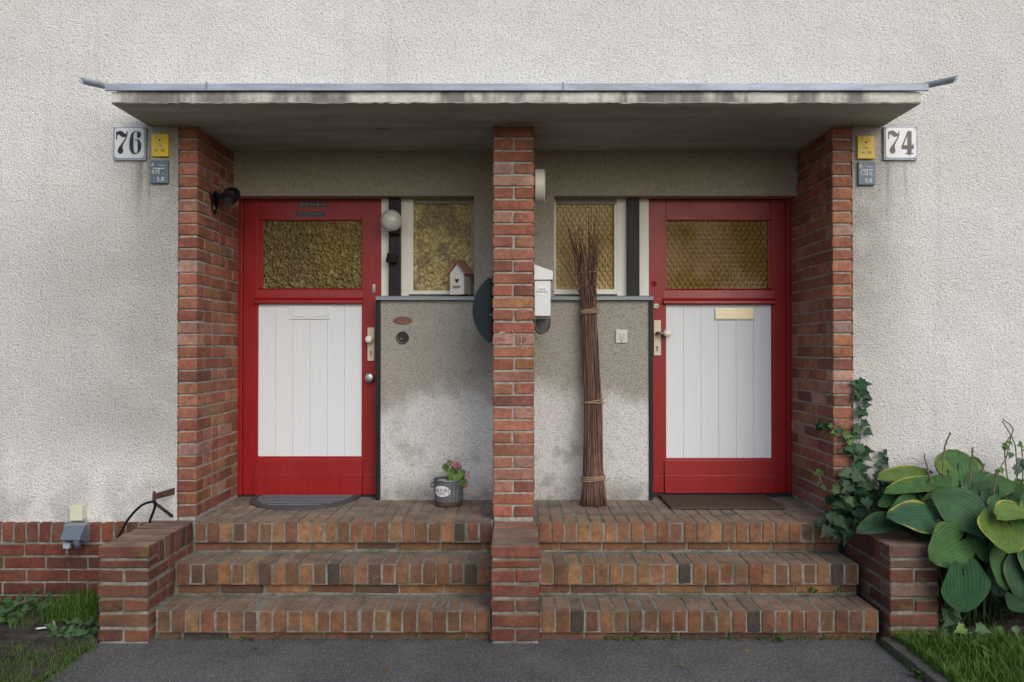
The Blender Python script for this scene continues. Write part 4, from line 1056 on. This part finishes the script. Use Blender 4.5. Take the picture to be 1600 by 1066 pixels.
# ------------------------------------------------------------------ door mats
def halfmat(r, cx, yb, sx, sy, z0, z1, cut=None):
    n = 40; pts = [(cx-sx*r, yb)]+[(cx-sx*r*cos(pi*i/n), yb-.06-(sy*r-.06)*sin(pi*i/n)) for i in range(n+1)]+[(cx+sx*r, yb)]
    return MB().prismz(pts, z0, z1)
cx = (X(387,.6,785)+X(562,.7,776))/2; hw = .378; ybk = YD-.012
t = thing('door_mat', 'grey ribbed half-round rubber mat before the number 76 door', 'door mat', (cx, .55, ZP))
part('mat_base', halfmat(1, cx, ybk, hw, .50, ZP+.002, ZP+.013), M['rubmat'], t)
mb = MB(); hw2, dp = hw-.05, .44
k = 0; yy = ybk-.03
while yy > ybk-.43:
    f = max(0, (ybk-.06-yy)/(dp-.06)); w2 = hw2*sqrt(max(0, 1-f*f))
    if w2 > .05: mb.prismx([(yy-.008, ZP+.012), (yy-.004, ZP+.017), (yy+.004, ZP+.017), (yy+.008, ZP+.012)], cx-w2, cx+w2)
    yy -= .058
part('ribs', mb, M['ribmat'], t)
t = tag(part('door_mat', MB().cbox(1.03, 1.79, .285, YD-.03, ZP+.002, ZP+.018, .005), M['coir'], None), 'worn brown rectangular mat before the number 74 door', 'door mat')

# ------------------------------------------------------------------ bucket with plant
bc = P(701, 796, .45); bc.z = ZP+.003
t = thing('zinc_bucket', 'small ribbed zinc bucket with an oval white label on the top step', 'bucket', bc)
n = 72; mb = MB()
prof = [(.086,.0),(.0865,.030),(.0925,.032),(.098,.10),(.102,.165),(.108,.172),(.106,.178),(.099,.174),(.093,.06),(.08,.05)]
for j, (r, h) in enumerate(prof):
    for k in range(n):
        a = 2*pi*k/n; rr = r*(1+(.018*(1 if k % 3 == 0 else -.5) if j in (2,3,4) else 0)); mb.v.append(bc+Vector((rr*cos(a), rr*sin(a), h)))
for j in range(len(prof)-1):
    for k in range(n): mb.f.append((j*n+k, j*n+(k+1)%n, (j+1)*n+(k+1)%n, (j+1)*n+k))
part('body', mb, M['bucket'], t)
part('base_band', MB().lathe([(.089,.001),(.0905,.006),(.0905,.026),(.088,.029)], bc, 'z', 48), M['rust'], t, 'auto')
for s in (-1, 1): part('ear', MB().tube([bc+Vector((s*.104,0,.15)), bc+Vector((s*.122,0,.145)), bc+Vector((s*.124,0,.125)), bc+Vector((s*.102,0,.12))], .006, 8), M['bucket'], t, True)
mb = MB(); n = 28; aL = radians(-113)
lab_pts = []
for rr, off in ((1.0, 0), (0.0, 0)):
    for i in range(n):
        q = 2*pi*i/n; a = aL+rr*.60*cos(q); h = .106+rr*.038*sin(q); r_ = .094+(h-.032)*.073+.0045
        mb.v.append(bc+Vector((r_*cos(a), r_*sin(a), h)))
mb.f = [(i, (i+1) % n, n+i) for i in range(n)]
# subdivide radially so that the label follows the curve
mb = MB(); rings = 6
for g_ in range(rings+1):
    rr = g_/rings
    for i in range(n):
        q = 2*pi*i/n; a = aL+rr*.60*cos(q); h = .106+rr*.038*sin(q); r_ = .094+(h-.032)*.073+.0042
        mb.v.append(bc+Vector((r_*cos(a), r_*sin(a), h)))
for g_ in range(rings):
    for i in range(n): mb.f.append((g_*n+i, g_*n+(i+1)%n, (g_+1)*n+(i+1)%n, (g_+1)*n+i))
part('oval_label', mb, M['tie'], t)
vs, fs = TXT['NATURE']; mb = MB()
mb.add([bc+Vector(((.1062)*cos(aL+v.x*.29), (.1062)*sin(aL+v.x*.29), .110+v.y*.034)) for v in vs], fs)
for q in range(-2, 3): mb.add([bc+Vector(((.1042)*cos(aL+q*.1+e_), (.1042)*sin(aL+q*.1+e_), .090+f_)) for e_, f_ in ((-.03,-.004),(.03,-.004),(.03,.003),(-.03,.003))], [(0,1,2,3)])
part('lettering', mb, M['inkgrey'], t)
part('soil_fill', MB().lathe([(.094,.0),(.09,.012),(.05,.02),(.01,.022)], bc+Vector((0,0,.14)), 'z', 24), M['soil'], t, True)
part('pebble_fill', MB().lathe([(.045,.0),(.042,.012),(.02,.02)], bc+Vector((-.04,-.035,.158)), 'z', 9), M['rubble'], t)

def leaf_mesh(name, outline, fold=.18, droop=.25):
    # outline: list of (along, half width) ; unit length leaf along +Y, normal +Z
    mb = MB(); n = len(outline)
    for u, w in outline:
        mb.v += [Vector((-w, u, w*fold-droop*u*u)), Vector((0, u, -droop*u*u)), Vector((w, u, w*fold-droop*u*u))]
    for i in range(n-1):
        b = 3*i; mb.f += [(b,b+1,b+4,b+3), (b+1,b+2,b+5,b+4)]
    me = bpy.data.meshes.new(name); me.from_pydata(mb.v, [], mb.f); me.update(); me.polygons.foreach_set('use_smooth', [True]*len(me.polygons)); me.materials.append(M['leaf'])
    return me
def frame(d, nrm):
    d = d.normalized(); x = d.cross(nrm).normalized(); z = x.cross(d); return Matrix((x, d, z)).transposed().to_euler()
ovals = [leaf_mesh('leaf', [(0,.02),(.12,.2),(.3,.36),(.5,.4),(.7,.32),(.88,.16),(1,.0)], .15, .2), leaf_mesh('leaf', [(0,.03),(.1,.26),(.3,.42),(.55,.4),(.8,.22),(1,.01)], .25, .35)]
pc = bc+Vector((.035,-.01,.16))
t = thing('flowering_plant', 'little pink flowering plant growing in the zinc bucket', 'plant', pc)
part('stem', MB().tube([pc+Vector((-.01,0,-.02)), pc+Vector((0,0,.06)), pc+Vector((.005,-.01,.13))], [.006,.005,.003], 6).tube([pc, pc+Vector((-.05,-.02,.10))], .003, 5).tube([pc, pc+Vector((.05,-.03,.06))], .003, 5), M['leaf'], t).color = (.1,.13,.04,1)
def leaf_at(parent, me, pos, d, nrm, size, color, name='leaf'):
    o = inst(name, me, parent, pos, frame(d, nrm), color, size); return o
for px_, py_, s, a in ((694,728,.06,205),(699,724,.05,230),(709,731,.06,185),(719,729,.055,150),(726,738,.055,140),(703,737,.065,190),(712,738,.06,180),(720,741,.055,170),(706,747,.06,185),(716,750,.062,178),(724,745,.05,150),(711,745,.055,200),(722,754,.045,170),(700,743,.04,220),(728,752,.04,150),(717,733,.045,30)):
    p = P(px_, py_-4, .40+R.uniform(-.03,.02)); an = radians(a); d = Vector((-sin(an)*.9, -.45, cos(an)))
    leaf_at(t, R.choice(ovals), p, d, Vector((R.uniform(-.3,.3),-1,.6)), s, R.choice([(.075,.14,.02),(.10,.17,.03),(.055,.11,.02)]))
for px_, py_, s, a in ((704,752,.058,180),(727,753,.04,185)):
    o = leaf_at(t, ovals[0], P(px_, py_, .375), Vector((0,-.2,-1)), Vector((.1,-1,.2)), s, (.30,.10,.07)); o['label'] = 'reddish leaf'
for cpx, cpy, kf in ((713,729,13), (731,746,5)):
    mb = MB()
    for i in range(kf):
        c = P(cpx+R.uniform(-7,7)*(1 if kf > 5 else .4), cpy-3+R.uniform(-4,4), .365+R.uniform(-.02,.02)); rr = .007
        for q in range(5):
            a = 2*pi*q/5+R.random(); mb.add([c, c+Vector((cos(a-.5)*rr, -.003, sin(a-.5)*rr)), c+Vector((cos(a)*rr*1.5, -.001, sin(a)*rr*1.5)), c+Vector((cos(a+.5)*rr, -.003, sin(a+.5)*rr))], [(0,1,2,3)])
    part('flower', mb, M['pink'], t)

# ------------------------------------------------------------------ hosta
def hosta_leaf(parent, bpx, tpx, by, ty, width, nrm, color, edge=.3, curl=.15, cup=.12, lobe=.30):
    b = P(bpx[0], bpx[1], by); tp = P(tpx[0], tpx[1], ty); t = tp-b; L = t.length; d = t.normalized()
    n = Vector(nrm); n = (n-d*n.dot(d)).normalized(); s = d.cross(n).normalized()
    NU, NV = 14, 51; mb = MB(); uv = []
    wav = R.uniform(0,6); wa = R.uniform(.01,.03)*L
    for i in range(NU+1):
        u = i/NU
        w = width/2*(max(0, 1-u**2.5))**.56*(.84+.16*sin(pi*min(1,u*1.3)))
        for j in range(NV):
            v = -1+2*j/(NV-1)
            a0 = -lobe*1.25*sin(pi*min(1, abs(v)**.85))
            along = L*(u + a0*(1-u)**2.2)
            ww = w*(1-.10*(1-u)**6)
            rib = .020*L*(abs(sin(pi*6.5*v))-.5)*(1-.55*u)*min(1,.3+u*4)
            h = -curl*L*(u*u) + cup*abs(v)**1.6*ww - .05*L*math.exp(-(v*5)**2)*.5 + rib + wa*sin(wav+u*7+v*2.5)*abs(v)
            mb.v.append(b+d*along+s*(v*ww*1.18)+n*h); uv.append((u, (v+1)/2))
    for i in range(NU):
        for j in range(NV-1):
            a = i*NV+j; mb.f.append((a, a+1, a+NV+1, a+NV))
    o = part('leaf', mb, M['hosta'], parent, True, uv=uv); o.color = (*color, edge)
    return o, b
hp = Vector((2.62, -.40, .02))
ho = thing('hosta', 'large hosta with broad ribbed leaves hanging beside the right low wall', 'hosta', hp)
zz = lambda a, b: (1340+a/3.135, 620+b/3.135)
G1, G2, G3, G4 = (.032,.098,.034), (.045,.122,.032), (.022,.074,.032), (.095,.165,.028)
K = 1/3.135/285
spec = [ # base, tip, yb, yt, width px(zoom), normal, colour, edge, curl
 ((520,868),(530,1058),-.80,-.78,228,(.05,-1,.25),G3,.15,.02),
 ((505,700),(372,790),-.66,-.80,215,(-.05,-1,.35),G2,.25,.10),
 ((578,602),(372,452),-.60,-.52,200,(.1,-1,.35),G1,.2,.10),
 ((700,612),(748,757),-.70,-.84,250,(.1,-1,.45),G4,.8,.12),
 ((600,640),(640,812),-.55,-.66,150,(.1,-1,.3),G1,.2,.1),
 ((750,752),(732,945),-.66,-.74,175,(-.1,-1,.3),G2,.15,.1),
 ((815,800),(812,995),-.70,-.78,170,(-.2,-1,.3),G3,.3,.1),
 ((830,560),(708,545),-.66,-.80,170,(0,-.42,1),G4,1,.25),
 ((375,600),(160,575),-.55,-.66,175,(-.05,-.75,.8),G3,.75,.12),
 ((175,600),(2,650),-.46,-.56,110,(-.1,-.7,.9),G3,.2,.12),
 ((310,505),(168,575),-.42,-.60,110,(.2,-.6,.9),G1,.2,.2),
 ((310,385),(108,382),-.25,-.36,120,(.05,-.6,.9),G4,1,.1),
 ((400,425),(150,435),-.30,-.48,115,(0,-.55,.9),G2,.6,.12),
 ((500,410),(480,262),-.30,-.16,225,(0,-1,.3),G2,.45,-.05),
 ((375,440),(460,395),-.35,-.36,80,(0,-.8,.7),G2,.3,.1),
 ((560,430),(660,372),-.32,-.30,95,(0,-.8,.7),G1,.3,.1),
 ((630,440),(780,425),-.34,-.40,130,(0,-.7,.8),G2,.4,.15),
 ((410,520),(335,575),-.42,-.52,80,(0,-.8,.6),G1,.2,.1),
 ((390,480),(315,535),-.40,-.48,60,(.2,-.8,.4),(.09,.11,.03),.5,.1),
 ((560,470),(600,520),-.40,-.46,110,(.2,-.9,.5),G3,.2,.1),
 ((650,480),(625,520),-.40,-.50,80,(0,-.9,.5),G3,.2,.1),
 ((760,480),(820,430),-.34,-.36,120,(0,-.7,.8),G2,.5,.1),
 ((860,600),(905,720),-.66,-.80,230,(-.1,-1,.5),G2,.4,.1),
 ((900,500),(960,640),-.60,-.70,220,(-.1,-.8,.8),G1,.4,.2),
 ((880,420),(980,400),-.35,-.40,190,(-.1,-.8,.7),G4,.4,.2),
 ((900,750),(890,930),-.7,-.8,200,(-.1,-1,.4),G1,.3,.1),
 ((230,480),(110,520),-.34,-.44,90,(0,-.6,.9),G1,.2,.15),
 ((690,560),(690,600),-.5,-.6,120,(.1,-.9,.6),G1,.2,.1),
 ((470,800),(600,760),-.5,-.6,120,(.1,-.9,.6),G3,.2,.1),
 ((335,455),(255,500),-.34,-.44,85,(-.1,-.6,.9),G2,.6,.15),
 ((250,620),(120,610),-.44,-.54,90,(-.1,-.8,.7),G1,.3,.2),
 ((540,400),(590,300),-.26,-.2,120,(.1,-.9,.5),G1,.2,.0),
 ((440,360),(385,330),-.3,-.3,70,(-.1,-.9,.5),G4,.7,.1),
 ((700,520),(660,600),-.46,-.55,110,(.2,-.9,.5),G2,.4,.15),
 ((820,650),(800,760),-.6,-.7,140,(-.2,-1,.4),G1,.2,.1),
 ((520,560),(470,640),-.5,-.58,110,(.1,-.9,.5),G3,.2,.1),
 ((680,860),(700,980),-.6,-.66,120,(.1,-1,.3),G3,.1,.1),
 ((590,700),(560,800),-.5,-.56,120,(.1,-1,.3),G3,.1,.1),
 ((330,640),(300,690),-.5,-.6,90,(.1,-.7,.8),G3,.2,.15),
]
pet = MB()
for b, tp, by, ty, w, nr, col, edge, curl in spec:
    k = R.uniform(.85,1.15); y_ = (by+ty)/2
    o, bp = hosta_leaf(ho, zz(*b), zz(*tp), by, ty, w/3.135*(y_-CAMY)/F, nr, tuple(q*k for q in col), edge, curl)
    root = hp+Vector((R.uniform(-.12,.12), R.uniform(-.08,.08), 0)); mid = root.lerp(bp, .55)+Vector((0,0,.12))
    pet.tube(spl([root, mid, bp], 5), [.009]*5+[.007]*5+[.005], 6)
# fill leaves added to deepen the clump's shade, shade also in their colours
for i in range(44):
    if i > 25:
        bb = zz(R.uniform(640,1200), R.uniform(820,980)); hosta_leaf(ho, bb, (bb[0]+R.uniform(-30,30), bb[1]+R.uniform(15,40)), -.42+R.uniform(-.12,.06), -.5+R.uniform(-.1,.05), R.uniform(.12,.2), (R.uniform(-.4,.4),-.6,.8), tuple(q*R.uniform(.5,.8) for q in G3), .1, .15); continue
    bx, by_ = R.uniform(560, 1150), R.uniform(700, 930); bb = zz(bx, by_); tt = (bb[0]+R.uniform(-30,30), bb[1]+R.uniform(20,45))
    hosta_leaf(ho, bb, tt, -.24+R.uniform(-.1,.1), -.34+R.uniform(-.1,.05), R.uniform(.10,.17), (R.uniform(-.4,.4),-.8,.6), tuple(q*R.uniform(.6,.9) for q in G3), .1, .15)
for i in range(22):
    bx, by_ = R.uniform(250, 950), R.uniform(430, 760); an = R.uniform(-.9,.9)
    bb = zz(bx, by_); tt = (bb[0]+45*sin(an), bb[1]+R.uniform(10,45))
    o, bp = hosta_leaf(ho, bb, tt, -.30+R.uniform(-.1,.1), -.38+R.uniform(-.1,.05), R.uniform(.09,.16), (R.uniform(-.4,.4),-.7,.8), tuple(q*R.uniform(.7,1) for q in R.choice([G1,G3,G2])), .2, .15)
    root = hp+Vector((R.uniform(-.2,.2), R.uniform(-.1,.1), 0)); pet.tube(spl([root, root.lerp(bp, .6)+Vector((0,0,.08)), bp], 4), .006, 5)
so = part('stem', pet, M['leaf'], ho, True); so.color = (.02,.036,.012,1)  # green stems darkened, the shade under the leaves put into their colour
for pts in ([(1473,745),(1474,715),(1477,695),(1485,676)], [(1515,765),(1516,735),(1519,710),(1519,700)], [(1552,800),(1553,770),(1556,745),(1556,735)], [(1458,760),(1450,735),(1444,712)], [(1532,740),(1538,724)]):
    mb = MB(); pp = [P(a, b, -.42-.02*k) for k, (a, b) in enumerate(pts)]; mb.tube(spl(pp, 4), .0045, 5)
    for q in spl(pp, 7)[5:]:
        mb.tube([q, q+Vector((R.uniform(-.012,.012), -.008, R.uniform(-.008,.014)))], [.004,.002], 4)
    part('flower_stalk', mb, M['drystem'], ho, True)

# ------------------------------------------------------------------ ivy
def ivy_mesh():
    pts = [(0,.0),(.10,-.10),(.30,-.14),(.36,.06),(.58,.16),(.40,.36),(.36,.52),(.20,.60),(0,1.0)]
    full = pts+[(-a, b) for a, b in pts[-2:0:-1]]; j = lambda: R.uniform(-.05,.05)
    vs = [Vector((a+j()*(a != 0), b+j(), -.18*b*b+.12*abs(a)+j())) for a, b in full]
    vs.append(Vector((0,.3,-.06))); n = len(full)
    me = bpy.data.meshes.new('leaf'); me.from_pydata(vs, [], [(i, (i+1) % n, n) for i in range(n)]); me.update(); me.materials.append(M['leaf']); me.polygons.foreach_set('use_smooth', [True]*n)
    return me
IV = [ivy_mesh() for _ in range(6)]
iv = thing('ivy', 'dark green ivy climbing the foot of the right brick pillar', 'ivy', P(1335, 830, -.1))
stems = MB()
def ivy_run(pts, sz, n, cols, jit=5, yy=None):
    pp = [P(a, b, c) for a, b, c in pts]; sp = spl(pp, 8); stems.tube(sp, .0035, 5)
    for i in range(n):
        f = (i+R.random())/n*(len(sp)-1); k = min(int(f), len(sp)-2); p = sp[k].lerp(sp[k+1], f-k)
        s_ = 1 if i % 2 else -1
        p = p+Vector((R.uniform(-1,1)*jit/250, R.uniform(-.025,.0), R.uniform(-1,1)*jit/250))
        d = Vector((s_*R.uniform(.3,1), R.uniform(-.5,-.1), R.uniform(-1,.25)))
        c = R.choice(cols); kk = R.uniform(.8,1.2)
        leaf_at(iv, R.choice(IV), p, d, Vector((R.uniform(-.4,.4), -1, R.uniform(.1,.8))), R.uniform(*sz), tuple(q*kk for q in c))
DK = [(.020,.055,.024),(.026,.066,.027),(.016,.045,.020),(.034,.076,.028)]; LT = [(.06,.13,.03),(.08,.16,.03),(.05,.11,.04)]
ivy_run([(1340,780,-.04),(1336,735,-.03),(1342,700,-.025),(1346,660,-.02),(1341,625,-.02),(1339,592,-.02)], (.045,.085), 30, DK, 8)
ivy_run([(1335,700,-.03),(1320,685,-.03),(1303,668,-.03),(1290,660,.1),(1274,661,.2)], (.035,.06), 15, LT+DK, 5)
ivy_run([(1335,705,-.03),(1326,700,-.03),(1322,705,-.03)], (.04,.06), 6, DK+LT, 8)
ivy_run([(1372,745,-.03),(1378,725,-.02),(1381,706,-.02)], (.04,.055), 8, DK, 5)
ivy_run([(1316,795,-.10),(1300,800,-.13),(1285,812,-.14),(1276,822,-.14)], (.035,.05), 10, LT, 5)
ivy_run([(1290,765,0.02),(1280,745,.1),(1277,733,.15)], (.02,.035), 6, LT, 4)
for _ in range(185):
    a, b = R.uniform(1296,1395), R.uniform(722,832)
    if b < 722+max(0,(1340-a))*.9 or b < 720+(a-1340)*.5: continue
    c = R.choice(DK); kk = R.uniform(.75,1.2)
    leaf_at(iv, R.choice(IV), P(a, b, -.14+R.uniform(-.16,.1)), Vector((R.uniform(-1,1), R.uniform(-.7,-.1), R.uniform(-1,.1))), Vector((R.uniform(-.5,.5), -1, R.uniform(.2,1))), R.uniform(.045,.085), tuple(q*kk for q in c))
for _ in range(14): 
    a = P(R.uniform(1310,1390), R.uniform(740,820), -.1); b = P(1340, 850, -.1); stems.tube([a, a.lerp(b,.5)+Vector((0,-.03,0)), b], .003, 4)
so = part('stem', stems, M['drystem'], iv, True)
# low ivy by the foot of the right wall
iv2 = thing('ivy', 'few low ivy leaves at the foot of the right low wall under the hosta', 'ivy', P(1475, 985, -.7)); stems = MB(); iv_, iv = iv, iv2
ivy_run([(1470,945,-.66),(1478,960,-.68),(1490,975,-.7),(1500,985,-.72)], (.05,.08), 14, DK, 12)
ivy_run([(1470,990,-.74),(1500,992,-.76),(1530,985,-.76)], (.045,.07), 14, LT+DK, 12)
part('stem', stems, M['drystem'], iv2, True)
# thin climbing shrub at the right edge
sh = thing('twiggy_shrub', 'thin twiggy shrub with few small leaves at the right end of the wall', 'shrub', P(1585, 880, -.25))
mb = MB()
for pts in ([(1583,880),(1581,800),(1575,755),(1570,700),(1583,672),(1567,655)], [(1587,880),(1590,790),(1588,720),(1584,690),(1566,658)], [(1592,880),(1598,760),(1596,690)], [(1578,880),(1556,800),(1560,740),(1572,715),(1580,680)], [(1590,860),(1580,810),(1600,760)], [(1600,880),(1612,740),(1620,650)], [(1575,860),(1562,820),(1557,790)]):
    mb.tube(spl([P(a, b, -.2-.01*k) for k, (a, b) in enumerate(pts)], 5), .0038, 5)
part('stem', mb, M['drystem'], sh, True)
for a, b, s, c in [(1575,700,.05,LT[0]),(1568,697,.045,LT[1]),(1580,708,.04,LT[2]),(1574,690,.04,LT[1]),(1563,729,.045,LT[1]),(1558,735,.035,LT[0]),(1585,735,.06,(.10,.14,.11)),(1592,728,.05,(.10,.14,.11)),(1590,745,.055,(.07,.12,.08)),(1597,695,.05,LT[2]),(1594,715,.05,(.10,.14,.11)),(1588,755,.05,LT[0]),(1549,752,.05,LT[1]),(1545,760,.05,LT[0]),(1598,760,.05,DK[0]),(1602,720,.06,DK[1]),(1610,700,.06,LT[0]),(1615,680,.06,DK[1])]:
    leaf_at(sh, R.choice(IV+ovals), P(a, b, -.24), Vector((R.uniform(-1,1),-.3,R.uniform(-1,.6))), Vector((R.uniform(-.4,.4),-1,.4)), s, c)

# ------------------------------------------------------------------ grass, weeds, edging
struct('edging_stone', MB().cbox(1.972, 2.06, -9, -.70, -.1, .045, .008), M['edging'])
def blades(name, regions, mat, label):
    vs = []; fs = []
    for (x0, x1, y0, y1, n, h0, h1, w, z, dens) in regions:
        for _ in range(n):
            x, y = R.uniform(x0, x1), R.uniform(y0, y1)
            if dens and not dens(x, y): continue
            h = R.uniform(h0, h1); a = R.uniform(0, 2*pi); ln = R.uniform(.1,.8)*h; ww = w*R.uniform(.6,1.2)
            dx, dy = cos(a), sin(a); sx, sy = -dy*ww, dx*ww; b = len(vs)
            vs += [(x-sx,y-sy,z), (x+sx,y+sy,z), (x+dx*ln*.3+sx*.7,y+dy*ln*.3+sy*.7,z+h*.6), (x+dx*ln*.3-sx*.7,y+dy*ln*.3-sy*.7,z+h*.6), (x+dx*ln,y+dy*ln,z+h*R.uniform(.75,1))]
            fs += [(b,b+1,b+2,b+3), (b+3,b+2,b+4)]
    mb = MB(); mb.v = [Vector(v) for v in vs]; mb.f = fs
    lo = Vector((sum(v[0] for v in vs)/len(vs), sum(v[1] for v in vs)/len(vs), 0))
    me = bpy.data.meshes.new(name); me.from_pydata([v-lo for v in mb.v], [], fs); me.update(); me.materials.append(mat)
    o = bpy.data.objects.new(name, me); finish(o, None, lo); o['kind'] = 'stuff'; o['label'] = label; o['category'] = 'grass'
    return o
from mathutils import noise as mn
def patch(th, sc_=3.2): return lambda x, y: mn.noise(Vector((x*sc_, y*sc_, 3.1))) > th
blades('lawn_grass', [(-4.6,-2.25,-1.75,-.70,17000,.008,.030,.0020,.01,lambda x, y: mn.noise(Vector((x*3,y*3,1)))+ (-.80-y)*.9 > -.12), (-4.6,-2.2,-1.6,-.85,3000,.03,.06,.002,.01,patch(.1)), (-2.31,-2.21,-1.75,-.69,900,.02,.05,.0022,.004,lambda x, y: R.random() < (-2.20-x)/.1), (-6,-2.25,-4,-1.75,16000,.02,.05,.003,.01,None)], M['grass2'], 'short worn lawn grass at the left of the path')
blades('tall_grass', [(-2.75,-2.30,-.42,-.06,1500,.06,.17,.0028,.01,lambda x, y: abs(x+2.5) < .22+R.random()*.1), (-4.5,-2.27,-.5,-.06,1400,.03,.09,.0025,.01,patch(-.1))], M['grass'], 'taller grass tufts growing against the left brick plinth')
blades('bed_grass', [(2.07,4.4,-1.7,-.78,24000,.04,.115,.0028,.01,None), (2.07,2.6,-1.0,-.72,1500,.05,.13,.003,.01,None), (2.07,6,-4,-1.7,14000,.05,.11,.0035,.01,None), (1.955,1.975,-1.8,-.72,60,.02,.05,.002,0,None), (2.03,2.07,-1.8,-.72,900,.05,.11,.0028,.02,None)], M['grass'], 'lush green grass behind the edging stone at the right of the path')
def cover(name, spots, sz, cols, label, meshes):
    mb = MB()
    for x0, x1, y0, y1, z0, z1, n in spots:
        for _ in range(n):
            me = R.choice(meshes); s_ = R.uniform(*sz); p = Vector((R.uniform(x0,x1), R.uniform(y0,y1), R.uniform(z0,z1)))
            E = frame(Vector((R.uniform(-1,1), R.uniform(-1,.2), R.uniform(-.4,.3))), Vector((R.uniform(-.4,.4), R.uniform(-.8,-.2), 1))).to_matrix()
            mb.add([p+E@(v.co*s_) for v in me.vertices], [tuple(q.vertices) for q in me.polygons])
    o = part(name, mb, M['leaf'], None, True); o['kind'] = 'stuff'; o['label'] = label; o['category'] = 'ground cover'; o.color = (*cols, 1); return o
cover('ground_cover', [(-4.6,-2.86,-.42,-.06,.02,.11,420), (-2.86,-2.6,-.25,-.06,.02,.08,45), (-2.6,-2.3,-.62,-.3,.01,.06,70)], (.025,.05), (.045,.095,.035), 'leafy ground cover along the left brick plinth', ovals+IV)
cover('ground_cover', [(2.1,3.4,-1.05,-.6,.02,.09,120), (2.05,2.2,-.9,-.72,.0,.07,40)], (.03,.055), (.06,.12,.03), 'broad weeds mixed into the grass at the right', ovals+IV)
def weed(px_, py_, y, n, s, label):
    c = P(px_, py_, y); t = thing('weed', label, 'weed', c)
    for _ in range(n): leaf_at(t, R.choice(ovals+IV), c+Vector((R.uniform(-.02,.02),R.uniform(-.01,.01),R.uniform(0,.02))), Vector((R.uniform(-1,1),R.uniform(-1,-.2),R.uniform(-.1,.7))), Vector((R.uniform(-.3,.3),-.6,1)), R.uniform(.7,1.2)*s, R.choice(LT))
weed(1266, 925, Y2-.02, 9, .035, 'small green weed on the lowest step nearer the right end of two')
weed(1306, 925, Y2-.02, 7, .026, 'tiny weed at the far right of the lowest step')
weed(1217, 1001, Y1-.01, 7, .03, 'weed sprouting at the foot of the lowest step above the path')
weed(1395, 1005, -.70, 22, .045, 'leafy weed at the top end of the edging stone')
weed(1440, 1058, -1.15, 16, .045, 'leafy weed beside the edging stone at the bottom edge')
weed(142, 1000, -.62, 8, .05, 'round-leaved weed at the foot of the left low wall')
lit = P(70, 963, -.52)
t = tag(part('metal_tag', MB().cbox(lit.x-.042, lit.x+.03, lit.y-.008, lit.y+.008, .030, .036, .002).rot(lit, radians(25), 'Z'), M['litter'], None), 'silver metal plant tag lying on the soil', 'tag')
t = tag(part('stake', MB().tube([Vector((lit.x+.05,lit.y,.07)), Vector((lit.x+.075,lit.y-.02,.0))], .011, 7), M['inkgrey'], None), 'short dark stake stuck in the soil beside the silver tag', 'stake')

# moss and grit where the steps meet the path, and a few dry leaves
cover('moss', [(.5,1.95,Y1+.0,Y1+.03,.002,.02,160), (-1.9,-.2,Y1+.005,Y1+.03,.002,.014,60)], (.008,.02), (.05,.085,.02), 'moss in the joint between the lowest step and the path', ovals)
mb = MB()
for _ in range(520):
    p = Vector((R.uniform(-1.97,1.95), Y1+.02-abs(R.gauss(0,.05)), .003)); q = R.uniform(.002,.006)
    mb.add([p+Vector((R.uniform(-q,q),R.uniform(-q,q),R.uniform(-.002,q))) for _k in range(4)], [(0,1,2),(0,2,3),(0,3,1),(1,3,2)])
o = part('grit', mb, M['edging'], None); o['kind'] = 'stuff'; o['label'] = 'grit washed against the foot of the steps'; o['category'] = 'grit'
for a, b, c, lab_ in ((1165,1015,(.22,.14,.04),'tiny yellowish dry leaf on the path close to the right steps'),(600,1046,(.12,.07,.035),'tiny brown dry leaf on the path before the left steps, near the bottom edge'),
        (1062,1040,(.17,.11,.04),'tiny tan dry leaf on the path before the right steps, near the bottom edge'),(402,1012,(.10,.06,.03),'tiny dark brown dry leaf on the path close to the left steps')):
    p = P(a, b, -1.0); tt = (CAMZ-.004)/(CAMZ-p.z); p = Vector((p.x*tt, CAMY+(p.y-CAMY)*tt, .006))
    o = inst('dry_leaf', R.choice(ovals), None, p, (R.uniform(-.1,.1), R.uniform(-.2,.2), R.uniform(0,6)), c, .030)
    tag(o, lab_, 'leaf', 'dry leaves on the path')
